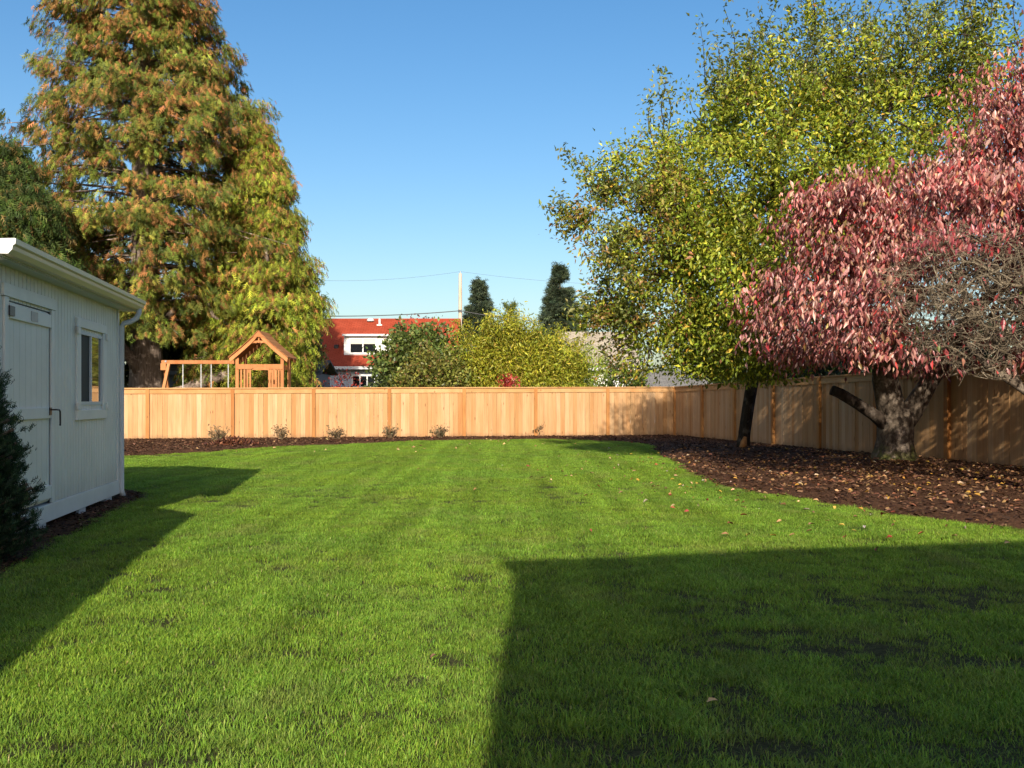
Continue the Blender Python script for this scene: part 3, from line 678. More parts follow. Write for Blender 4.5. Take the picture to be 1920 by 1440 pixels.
DOG_C, DOG_R = (7.2, 14.3, 1.9), (3.4, 3.6, 2.75)
def green_tree():
    rng = np.random.default_rng(41)
    base = np.array([4.99, 20.8, 0.18])
    root = tree_root('broadleaf_tree', 'tall yellow-green broadleaf tree with slim dark leaning trunk on the mulch', 'tree', tuple(base))
    tr = [(4.96, 20.85, 0.1), (4.99, 20.8, 0.55), (5.06, 20.75, 1.1), (5.14, 20.6, 1.8), (5.2, 20.3, 2.6), (5.22, 19.9, 3.4), (5.2, 19.5, 4.3), (5.2, 19.2, 5.4), (5.25, 19.0, 6.4)]
    mb = MB(); mb.tube(tr, [0.15, 0.115, 0.105, 0.10, 0.095, 0.09, 0.08, 0.06, 0.04], 12, 0.06, 2); mb.build('trunk', M['bark_dark'], root, un(root), smooth=True)
    MB().tube([(4.94, 20.74, 0.16), (4.96, 20.71, 0.32), (4.99, 20.70, 0.44)], [0.085, 0.07, 0.04], 8, 0.25, 6).build('pruning_scar', M['cut'], root, un(root), smooth=True)
    kd = keep_outside(DOG_C, np.array(DOG_R) * 0.88)
    C = (5.35, 18.5, 4.75)
    lobes = [(1480, 340, 230, 0), (1270, 520, 150, 0), (1150, 480, 60, -.6), (1150, 330, 52, .3), (1225, 330, 90, 0), (1360, 250, 125, .5), (1555, 140, 130, .4), (1715, 150, 140, .6), (1850, 190, 150, .6),
             (1650, 300, 190, .3), (1350, 640, 105, -.4), (1215, 635, 85, 0), (1450, 590, 150, -.3), (1285, 410, 140, -.5), (1125, 580, 40, 0), (1420, 440, 190, -.9), (1440, 160, 70, .3), (1320, 690, 55, .4), (1420, 690, 50, .8), (1080, 410, 26, 0)]
    tg = []
    for lx, ly, lr, dy in lobes:
        Yl = 18.5 + dy; r = lr / F_PX * Yl; c = np.array((far_x(lx, Yl), Yl, far_z(ly, Yl)))
        tg.append(blob_targets(int(10 + (21 if ly < 270 else 26 if lx < 1240 else 42) * r ** 1.9), c, (r, min(2.6, r * 1.25 + 0.2), r * 0.95), rng, 0.25, 1.75, kd))
    tgl = np.concatenate(tg)
    A, par, Rr, tips = grow(tr, [-1] + list(range(len(tr) - 1)), tgl, 0.5, -0.06, rng, 0.22, 0.0075, 0.40, 0.05)
    # upright shoots at the top and outer left
    tops = A[tips][(A[tips][:, 2] > 6.1)]; tops = tops[rng.permutation(len(tops))[:120]]
    sn, sp, sr = [], [], []; shoot_pts = []
    lefts = A[tips][(A[tips][:, 0] < 2.5)]; lefts = lefts[rng.permutation(len(lefts))[:26]]
    for P0, up in [(p, True) for p in tops] + [(p, False) for p in lefts]:
        L = rng.uniform(0.5, 1.6) if up else rng.uniform(0.25, 0.6)
        bend = rng.normal(size=2) * 0.22; d = np.array([rng.normal() * 0.20, rng.normal() * 0.20, 1.0]) if up else np.array([-0.8, rng.normal() * 0.3, 0.55 + 0.3 * rng.normal()])
        b = len(sn)
        for k in range(6):
            q = P0 + d * L * k / 5 + np.array([bend[0], bend[1], 0]) * L * (k / 5) ** 2 + np.array([0.03 * math.sin(k * 1.7 + bend[0] * 9), 0, 0]); sn.append(q); sp.append(-1 if k == 0 else b + k - 1); sr.append(0.010 * (1 - k / 6) + 0.002)
            if k > 0: shoot_pts += [q + d * L * 0.1 * rng.random() for _ in range(2)]
    P = np.concatenate([A, np.array(sn)]); pr = np.concatenate([par, np.where(np.array(sp) >= 0, np.array(sp) + len(A), -1)]); RR = np.concatenate([Rr, sr])
    link('branches', edges_mesh('branches', P, pr, RR, 4), M['bark_dark'], root, un(root))['kind'] = 'stuff'
    pal = [(0.23, 0.29, 0.03), (0.35, 0.39, 0.042), (0.15, 0.205, 0.025), (0.48, 0.44, 0.045), (0.48, 0.30, 0.05), (0.34, 0.15, 0.06)]
    kl = lambda Q: kd(Q) & (Q[:, 2] > 1.5)
    tp = A[tips]
    inner = A[len(tr):][::3]
    rust = (tp[:, 0] < 3.0) & (tp[:, 2] < 5.5) & (rng.random(len(tp)) < 0.5)
    parts = [leaves_at(tp[~rust], 84, 0.18, 0.092, pal, [4, 4, 3, 1.6, 0.35, 0.1], SLIM_T, LEAF4_F, (0, 0, -0.35), 1.0, 0.2, 0.85, C, 0.35, 0.7, rng, kl, clump=0.2),
             leaves_at(tp[rust], 62, 0.18, 0.090, [(0.24, 0.22, 0.035), (0.30, 0.17, 0.06), (0.13, 0.15, 0.025), (0.36, 0.20, 0.08)], [3, 2, 2, 1], SLIM_T, LEAF4_F, (0, 0, -0.35), 1.0, 0.2, 0.85, C, 0.35, 0.7, rng, kl),
             leaves_at(inner, 3, 0.22, 0.11, pal, [3, 2, 5, 0.6, 0.1, 0.1], LEAF4_T, LEAF4_F, (0, 0, -0.3), 1.0, 0.2, 1, None, 0, 0.6, rng, kl),
             leaves_at(np.array(shoot_pts), 9, 0.085, 0.095, [(0.19, 0.22, 0.06), (0.24, 0.25, 0.08), (0.14, 0.17, 0.04)], [3, 2, 2], SLIM_T, LEAF4_F, (0, 0, 0.05), 0.9, 0.15, 1.0, None, 0, 0.8, rng)]
    crown_obj('crown', parts, M['leaf'], root)
green_tree()

def dogwood():
    rng = np.random.default_rng(52); bx, by = 7.13, 18.05
    root = tree_root('dogwood_tree', 'red-leaved dogwood tree with thick mossy forked trunk and a sawn-off limb', 'tree', (bx, by, 0))
    # trunk with root flare, then two heavy limbs and the cut stub
    n = 20; prof = [(-0.05, .54), (0.06, .47), (0.16, .385), (0.30, .345), (0.5, .325), (0.72, .33), (0.88, .345), (1.00, .30), (1.08, .20), (1.13, .08)]
    V = []; F = []
    for i, (z, r) in enumerate(prof):
        for k in range(n):
            a = 2 * math.pi * k / n; fl = 1 + (0.16 * math.sin(5 * a + 0.6) + 0.09 * math.sin(9 * a)) * max(0.25, 1 - z * 1.8) + 0.03 * math.sin(13 * a + z * 9)
            V.append((bx + 0.02 * z + r * fl * math.cos(a), by + r * fl * math.sin(a), z))
        if i: F += [((i-1)*n+k, (i-1)*n+(k+1) % n, i*n+(k+1) % n, i*n+k) for k in range(n)]
    F.append(tuple((len(prof)-1)*n+k for k in range(n)))
    MB().add(V, F).build('trunk', M['bark_dog'], root, un(root), smooth=True)
    l1 = [(bx + 0.0, by, 0.80), (bx - 0.10, by - 0.02, 1.15), (bx - 0.20, by - 0.06, 1.6), (bx - 0.30, by - 0.25, 2.0), (bx - 0.4, by - 1.1, 2.6), (bx - 0.5, by - 2.3, 3.0)]
    MB().tube(l1, [.27, .265, .24, .22, .16, .09], 12, 0.07, 3).build('heavy_limb', M['bark_dog'], root, un(root), smooth=True)
    l2 = [(bx + 0.10, by, 0.75), (bx + 0.32, by - 0.02, 1.05), (bx + 0.56, by - 0.10, 1.5), (bx + 0.82, by - 0.3, 2.05), (bx + 0.9, by - 1.1, 2.7), (bx + 0.9, by - 2.2, 3.2)]
    MB().tube(l2, [.22, .20, .165, .15, .11, .06], 12, 0.07, 5).build('heavy_limb', M['bark_dog'], root, un(root), smooth=True)
    st = [(bx - 0.02, by + 0.02, 0.62), (bx - 0.42, by - 0.16, 0.93), (bx - 0.80, by - 0.34, 1.14), (bx - 1.15, by - 0.38, 1.34), (bx - 1.30, by - 0.39, 1.40)]
    so = MB().tube(st, [.15, .125, .112, .105, .10], 10, 0.08, 7).build('cut_limb', M['bark_dark'], root, un(root), smooth=True)
    nodes = l1 + l2[1:]; par = [-1, 0, 1, 2, 3, 4, 0, 6, 7, 8, 9]
    C, R = np.array(DOG_C), np.array(DOG_R)
    HC, HR = np.array((5.75, 11.5, 2.5)), np.array((1.0, 1.5, 0.92))      # the leafless, twiggy hollow
    hollow = lambda P: (((P - HC) / HR) ** 2).sum(1) < 1.0
    dome = lambda P: (P[:, 2] > 1.75 + 0.32 * np.clip(4.9 - P[:, 0], 0, 3))
    tg = blob_targets(640, C, R, rng, 0.62, 1.75, dome)
    tg = np.concatenate([tg, blob_targets(60, (4.85, 14.0, 3.75), (0.75, 0.9, 0.75), rng, 0.4)])
    tg = np.concatenate([tg, blob_targets(70, (7.35, 14.2, 4.75), (0.85, 1.2, 0.7), rng, 0.3)])
    top = np.array((7.5, 14.2, 5.6)) + rng.normal(size=(34, 3)) * np.array((0.28, 0.5, 0.5))
    A, pr, RR, tips = grow(nodes, par, np.concatenate([tg, top]), 0.4, -0.08, rng, 0.25, 0.0055, 0.40, 0.09)
    link('branches', edges_mesh('branches', A, pr, RR, 4), M['bark_dog'], root, un(root))['kind'] = 'stuff'
    tp = A[tips]; th = tp[hollow(tp)]; tl = tp[~hollow(tp)]
    # layered clusters of drooping folded leaves
    pal = [(0.40, 0.155, 0.135), (0.31, 0.085, 0.08), (0.54, 0.29, 0.245), (0.17, 0.04, 0.042), (0.42, 0.22, 0.13), (0.58, 0.065, 0.06), (0.34, 0.24, 0.08)]
    w = [5, 4, 3.5, 2.2, 1.6, 0.7, 0.35]
    kp = lambda Q: ~hollow(Q) & (Q[:, 2] > 1.55)
    parts = [leaves_at(tl, 62, 0.20, 0.105, pal, w, DOG_T, DOG_F, (0, 0, -1.1), 0.62, 0.24, 0.5, C, 0.15, 0.15, rng, kp, clump=0.14),
             leaves_at(th, 1, 0.2, 0.10, [(0.45, 0.07, 0.08), (0.5, 0.10, 0.10)], [1, 1], DOG_T, DOG_F, (0, 0, -1.2), 0.5, 0.2, 0.6, None, 0, 0.2, rng)]
    crown_obj('crown', parts, M['leaf_red'], root)
dogwood()

def bare_dogwood():
    rng = np.random.default_rng(63); bx, by = 6.9, 12.2
    root = tree_root('bare_tree', 'nearly leafless tree with a tangle of pale twigs at the right edge', 'tree', (bx, by, 0))
    l0 = [(bx, by, -0.05), (bx, by, 0.3), (bx - 0.02, by, 0.7), (bx - 0.1, by + 0.1, 1.15)]
    mb = MB().tube(l0, [.24, .17, .15, .13], 10, 0.08, 2); mb.build('trunk', M['bark_dog'], root, un(root), smooth=True)
    l1 = [l0[-1], (bx - 0.45, by + 0.1, 1.38), (bx - 0.85, by + 0.1, 1.62), (bx - 1.15, by + 0.1, 1.95)]
    l2 = [l0[-1], (bx - 0.15, by - 0.1, 1.6), (bx - 0.28, by - 0.15, 2.1), (bx - 0.4, by - 0.1, 2.8), (bx - 0.3, by, 3.5)]
    l3 = [l1[1], (bx - 0.50, by + 0.3, 1.75), (bx - 0.75, by + 0.5, 2.2), (bx - 1.0, by + 0.6, 2.7)]
    for l, r in ((l1, [.085, .06, .045, .03]), (l2, [.09, .07, .055, .04, .025]), (l3, [.04, .036, .03, .02])):
        MB().tube(l, r, 8, 0.08, 3).build('limb', M['bark_dog'], root, un(root), smooth=True)
    nodes = l0 + l1[1:] + l2[1:] + l3[1:]; par = [-1, 0, 1, 2, 3, 4, 5, 3, 7, 8, 9, 4, 11, 12]
    C, R = (5.85, 12.1, 2.45), (1.2, 1.1, 1.0)
    tg = blob_targets(850, C, R, rng, 0.25, 1.45)
    A, pr, RR, tips = grow(nodes, par, tg, 0.22, 0.10, rng, 0.15, 0.0042, 0.36, 0.22)
    # short crooked side twigs
    src = A[rng.integers(len(nodes), len(A), 2600)]; ex, ep, er = [], [], []
    for s in src:
        d = unit(1, rng)[0] * np.array([1, 1, 0.7]); L = rng.uniform(0.12, 0.38); b = len(ex)
        for k in range(4):
            ex.append(s + d * L * k / 3 + np.array([0, 0, 0.05 * (k / 3) ** 2]) + rng.normal(size=3) * 0.014 * (k > 0)); ep.append(-1 if k == 0 else b + k - 1); er.append(0.0042 - 0.0008 * k)
    P = np.concatenate([A, ex]); pp = np.concatenate([pr, np.where(np.array(ep) >= 0, np.array(ep) + len(A), -1)]); rr = np.concatenate([RR, er])
    o = link('twigs', edges_mesh('twigs', P, pp, rr, 3), M['twig'], root, un(root)); o['kind'] = 'stuff'
    tp = A[tips]; up = tp[(tp[:, 2] > 3.1)]; few = tp[rng.permutation(len(tp))[:70]]
    parts = [leaves_at(up, 6, 0.18, 0.10, [(0.42, 0.10, 0.11), (0.32, 0.05, 0.06), (0.5, 0.17, 0.16)], [1, 1, 1], DOG_T, DOG_F, (0, 0, -1.2), 0.5, 0.2, 0.6, None, 0, 0.2, rng),
             leaves_at(few, 1, 0.06, 0.10, [(0.45, 0.06, 0.07), (0.5, 0.09, 0.09), (0.22, 0.26, 0.04)], [3, 2, 0.5], DOG_T, DOG_F, (0, 0, -1.2), 0.5, 0.2, 0.6, None, 0, 0.2, rng)]
    crown_obj('leaves', parts, M['leaf_red'], root)
bare_dogwood()

# ------------------------------------------------------------------ shrubs
def shrub(name, label, base, c, r, ntips, per, spread, size, pal, wts, cat='shrub', seed=1, zmin=0.3, T=LEAF4_T, TF=LEAF4_F, dirbias=(0, 0, 0.1), shell=0.45, mat='leaf', group=None, clump=0.15, tipr=0.005, stem='bark_dark'):
    rng = np.random.default_rng(seed); bx, by = base
    root = tree_root(name, label, cat, (bx, by, 0), group)
    nodes = [(bx, by, -0.05), (bx, by, 0.25), (bx, by, 0.6)]
    tg = blob_targets(ntips, c, r, rng, shell, zmin)
    A, pr, RR, tips = grow(nodes, [-1, 0, 1], tg, 0.5, -0.03, rng, 0.3, tipr, 0.40, 0.06)
    link('stems', edges_mesh('stems', A, pr, RR, 4), M[stem], root, un(root))['kind'] = 'stuff'
    crown_obj('foliage', [leaves_at(A[tips], per, spread, size, pal, wts, T, TF, dirbias, 1.0, 0.2, 0.9, c, 0.5, 0.7, rng, clump=clump)], M[mat], root)
    return root

Y = 43.0
shrub('rhododendron', 'big rounded leathery-leaved green shrub in front of the red-roofed house', (far_x(790, Y), Y), (far_x(792, Y), Y, 2.35), (2.05, 1.9, 2.35), 420, 26, 0.24, 0.20,
      [(0.11, 0.155, 0.035), (0.16, 0.21, 0.05), (0.075, 0.11, 0.028), (0.24, 0.26, 0.08), (0.24, 0.12, 0.05)], [4, 3, 3, 1.5, 0.4], seed=71)
Y = 40.0
shrub('olive_shrub', 'lower olive-green twiggy shrub in front of the rounded one, behind the fence', (far_x(812, Y), Y), (far_x(812, Y), Y, 1.75), (1.5, 1.3, 1.65), 260, 26, 0.2, 0.15,
      [(0.19, 0.20, 0.04), (0.25, 0.25, 0.055), (0.13, 0.145, 0.033), (0.27, 0.16, 0.06)], [4, 3, 3, 1], seed=72)
for px, py, w, lab, sd in ((722, 690, 0.75, 'grey-green leafy shrub at the left foot of the rounded one', 73),):
    shrub('leafy_shrub', lab, (far_x(px, 42), 42.0), (far_x(px, 42), 42, 1.5), (w, w, 1.3), 90, 24, 0.18, 0.16, [(0.10, 0.14, 0.05), (0.15, 0.19, 0.07), (0.07, 0.10, 0.035)], [1, 1, 1], seed=sd)
# bamboo clumps
def bamboo(label, px, Y, top_py, wid, nc, seed, yel=1.0):
    rng = np.random.default_rng(seed); bx = far_x(px, Y); H = far_z(top_py, Y)
    root = tree_root('bamboo_clump', label, 'bamboo', (bx, Y, 0), 'bamboo behind the back fence')
    nodes, par, R, pts = [], [], [], []
    for i in range(nc):
        x0 = bx + rng.normal() * wid * 0.4; y0 = Y + rng.normal() * wid * 0.4; h = H * rng.uniform(0.62, 1.02); ln = rng.normal(size=2) * 0.35
        b = len(nodes)
        for k in range(8):
            u = k / 7; q = np.array([x0 + ln[0] * u ** 2 * 1.3, y0 + ln[1] * u ** 2, h * u * (1 - 0.03 * u)]); nodes.append(q); par.append(-1 if k == 0 else b + k - 1); R.append(0.017 * (1.05 - u))
            if u > 0.25: pts += [q + rng.normal(size=3) * np.array([0.16, 0.16, 0.22]) * (1.25 - 0.5 * u) for _ in range(5)]
    link('culms', edges_mesh('culms', nodes, par, np.array(R), 5), M['culm'], root, un(root))['kind'] = 'stuff'
    T = LEAF4_T * np.array([0.5, 1, 1])
    crown_obj('foliage', [leaves_at(np.array(pts), 17, 0.13, 0.155, [(0.31 * yel, 0.32, 0.03), (0.40 * yel, 0.38, 0.04), (0.21 * yel, 0.245, 0.025), (0.46, 0.36, 0.06)], [4, 3, 2, 0.7], T, LEAF4_F, (0, 0, -0.35), 0.9, 0.18, 1, None, 0, 0.5, rng, clump=0.2)], M['leaf'], root)
t = NT('bamboo_culm', 0.5, 0.3); t.color(t.ramp(t.noise(t.world((8, 8, 2)), 2.0), [(0.3, (0.42, 0.27, 0.06)), (0.7, (0.50, 0.38, 0.10))])); M['culm'] = t.m
bamboo('leftmost bamboo clump, beside the big rounded shrub', 885, 42, 640, 0.9, 26, 81, 0.85)
bamboo('bamboo clump with a tall golden culm, under the dark spruce', 912, 41, 600, 0.8, 22, 82)
bamboo('tallest bamboo clump, in the middle of the row', 958, 40.5, 585, 1.0, 30, 83)
bamboo('bamboo clump just right of the tallest one', 1005, 41, 606, 0.9, 28, 84)
bamboo('bamboo clump in front of the right-hand spruce', 1052, 41, 618, 0.9, 26, 85)
bamboo('rightmost, lowest bamboo clump beside the tan-roofed house', 1088, 42, 652, 0.7, 18, 86, 0.8)
RED = [(0.40, 0.05, 0.04), (0.30, 0.035, 0.035), (0.45, 0.10, 0.06)]
shrub('red_shrub', 'small crimson shrub tip in front of the bamboo', (far_x(955, 38), 38), (far_x(953, 38), 38, 1.35), (0.34, 0.3, 0.85), 40, 22, 0.11, 0.11, RED, [2, 1, 1], seed=91, mat='leaf_red', group='small red shrubs')
shrub('red_maple', 'thin red-leaved maple in front of the shade-tinted house wall', (far_x(655, 40), 40), (far_x(650, 40), 40, 1.7), (0.55, 0.5, 0.75), 26, 12, 0.13, 0.10, RED, [2, 1, 1], seed=92, mat='leaf_red', group='small red shrubs', zmin=0.9)
shrub('red_shrub', 'low red shrub just above the fence near the playset', (far_x(615, 39), 39), (far_x(617, 39), 39, 1.35), (0.7, 0.5, 0.75), 26, 14, 0.14, 0.10, RED, [2, 1, 1], seed=93, mat='leaf_red', group='small red shrubs', zmin=0.8)
shrub('plum_tree', 'purple-leaved tree top showing above the red roof ridge', (far_x(805, 68), 68), (far_x(805, 68), 68, 5.7), (2.3, 1.6, 1.55), 60, 14, 0.25, 0.18, [(0.14, 0.05, 0.055), (0.20, 0.08, 0.07)], [1, 1], cat='tree', seed=94, mat='leaf_red', zmin=2)
shrub('leafy_shrub', 'green shrub behind the right end of the back fence', (far_x(1160, 37), 37), (far_x(1165, 37), 37, 1.5), (0.9, 0.8, 1.2), 120, 24, 0.17, 0.13, [(0.09, 0.13, 0.025), (0.13, 0.17, 0.03), (0.30, 0.16, 0.04)], [3, 2, 0.6], seed=95)
# hedges in the background
def hedge(label, p0, p1, h, wdt, n, size, pal, seed, group=None):
    rng = np.random.default_rng(seed); p0 = np.array(p0, float); p1 = np.array(p1, float); mid = (p0 + p1) / 2
    root = tree_root('hedge', label, 'hedge', (mid[0], mid[1], 0), group)
    L = np.linalg.norm(p1 - p0); dv = (p1 - p0) / L; sv = np.array([-dv[1], dv[0]])
    u = rng.random(n); a = rng.random(n) * 2 - 1; zz = rng.random(n) ** 0.8
    hh = h * (1 + 0.10 * np.sin(u * L * 1.3 + seed) + 0.07 * np.sin(u * L * 3.1))
    prof = np.sqrt(np.clip(1 - (zz * 0.98) ** 4, 0.05, 1))
    a = np.sign(a) * np.abs(a) ** 0.35
    XY = p0 + (u * L)[:, None] * dv + (a * wdt * prof)[:, None] * sv
    P = np.concatenate([XY, (hh * zz)[:, None]], 1)
    mb = MB(); k = 0
    for s in np.arange(0.4, L, 0.9):
        q = p0 + dv * s; mb.tube([(q[0], q[1], -0.05), (q[0] + 0.1 * math.sin(s * 7), q[1], h * 0.85)], [0.05, 0.015], 5)
    mb.build('stems', M['bark_dark'], root, un(root))
    crown_obj('foliage', [leaves_at(P, 7, 0.16, size, pal, [1] * len(pal), LEAF4_T, LEAF4_F, (0, 0, 0.1), 1.0, 0.2, 1, None, 0, 0.6, rng)], M['leaf'], root)
DK = [(0.018, 0.028, 0.010), (0.030, 0.042, 0.014), (0.05, 0.065, 0.02)]
r0 = FC + AP * 1.6; r1 = FC + AP * 1.6 - AX * 22.0
hedge('dark evergreen hedge behind the right-hand fence', r0 - AX * 4.0, r1, 2.7, 0.9, 3200, 0.16, DK, 101)
hedge('dark evergreen hedge behind the cedar trunk and swing beam', (-22.0, 41.5), (-8.6, 42.5), 6.2, 1.2, 5200, 0.26, [(0.02, 0.03, 0.012), (0.035, 0.05, 0.018), (0.06, 0.08, 0.02), (0.10, 0.12, 0.02)], 102)
hedge('distant dark hedge showing between the shrubs', (-2.0, 52.0), (16.0, 53.0), 2.9, 1.0, 2600, 0.24, [(0.03, 0.045, 0.015), (0.05, 0.07, 0.02)], 103)
# conical evergreen at the near left
conifer('arborvitae', 'small dense dark evergreen at the left edge in front of the shed door', (-4.02, 7.05), 1.72, [(0, 0.42), (0.4, 0.45), (0.8, 0.38), (1.3, 0.19), (1.72, 0.03)], 420, 80, 0.062,
        ([(0.030, 0.060, 0.030), (0.050, 0.088, 0.042), (0.020, 0.040, 0.020), (0.075, 0.11, 0.05)], [4, 3, 3, 1]), 0.03, 0.02, droop=-0.75, down=-0.7, out=0.7, seed=111, lat=0.16, inner=0.5, tufts=9, tsz=0.022)

# ------------------------------------------------------------------ perennials and leaf heap along the back fence
def perennial(label, px, py, w, h, n, seed, green=0.0):
    rng = np.random.default_rng(seed); x, y = gp(px, py, 0.05)
    root = tag(empty('cut_back_perennial', (x, y, 0.03)), label, 'plant', 'cut-back perennials along the back fence')
    nodes, par, R, pts = [], [], [], []
    for i in range(n):
        a = rng.random() * 6.283; sp_ = rng.uniform(0.15, 1.0) * w / 2; hh = h * rng.uniform(0.5, 1.0); b = len(nodes)
        for k in range(4):
            u = k / 3; q = np.array([math.cos(a) * (0.03 + sp_ * u ** 1.2), math.sin(a) * (0.03 + sp_ * u ** 1.2), hh * u]) + rng.normal(size=3) * 0.012 * (k > 0)
            nodes.append(q); par.append(-1 if k == 0 else b + k - 1); R.append(0.009 - 0.0018 * k); 
            if k > 1: pts.append(q)
        for j in (2, 3):
            q = nodes[b + j] + rng.normal(size=3) * np.array([0.06, 0.06, 0.03]) + np.array([0, 0, 0.06]); nodes.append(q); par.append(b + j - 1); R.append(0.004)
    link('stems', edges_mesh('stems', nodes, par, np.array(R), 4), M['stem'], root)['kind'] = 'stuff'
    pal = [(0.10, 0.14, 0.04), (0.15, 0.18, 0.05)] if green else [(0.20, 0.14, 0.07), (0.12, 0.11, 0.05), (0.09, 0.06, 0.035)]
    V, F, c = leaves_at(np.array(pts), 6 if green else 3, 0.05, 0.065, pal, [1] * len(pal), LEAF4_T, LEAF4_F, rng=rng)
    o = link('leaves', arr_mesh('leaves', V, F, c), M['leaf'], root); o['kind'] = 'stuff'
ordn = ['tallest cut-back perennial, behind the heap of dead leaves', 'spread bare perennial just right of the leaf heap', 'wide low bare perennial, third from the left along the back fence', 'dense bare perennial in front of the fence, fourth from the left', 'fan-shaped bare perennial below the rounded shrub, fifth from the left', 'single small green-leaved perennial with one arching twig', 'rightmost pale bare perennial along the back fence']
for i, (px, py, w, h, n) in enumerate(((412, 832, 0.55, 0.45, 26), (528, 824, 0.60, 0.38, 20), (633, 824, 0.70, 0.34, 30), (732, 822, 0.55, 0.36, 28), (826, 821, 0.68, 0.36, 30), (917, 817, 0.30, 0.40, 14), (1006, 817, 0.48, 0.38, 26))):
    perennial(ordn[i], px, py, w, h, n, 120 + i, green=(i == 5))
def leaf_heap():
    rng = np.random.default_rng(140); x, y = gp(437, 834, 0.05)
    n = 420; u = rng.normal(size=(n, 2)) * np.array([0.30, 0.16]); r2 = (u[:, 0] / 0.42) ** 2 + (u[:, 1] / 0.24) ** 2
    z = 0.04 + 0.20 * np.exp(-r2 * 1.2) * rng.random(n) ** 0.4
    P = np.stack([u[:, 0], u[:, 1], z], -1)
    V, F, c = leaves_at(P, 2, 0.02, 0.11, [(0.10, 0.035, 0.02), (0.18, 0.07, 0.035), (0.05, 0.02, 0.015), (0.26, 0.12, 0.06)], [3, 2, 3, 1], DOG_T, DOG_F, (0, 0, 0), 1, 0.2, 1, None, 0, 0.5, rng)
    o = link('leaf_heap', arr_mesh('leaf_heap', V, F, c), M['litter'], None, (x, y, 0)); tag(o, 'small heap of dead brown leaves on the mulch at the back left', 'leaf heap')
leaf_heap()

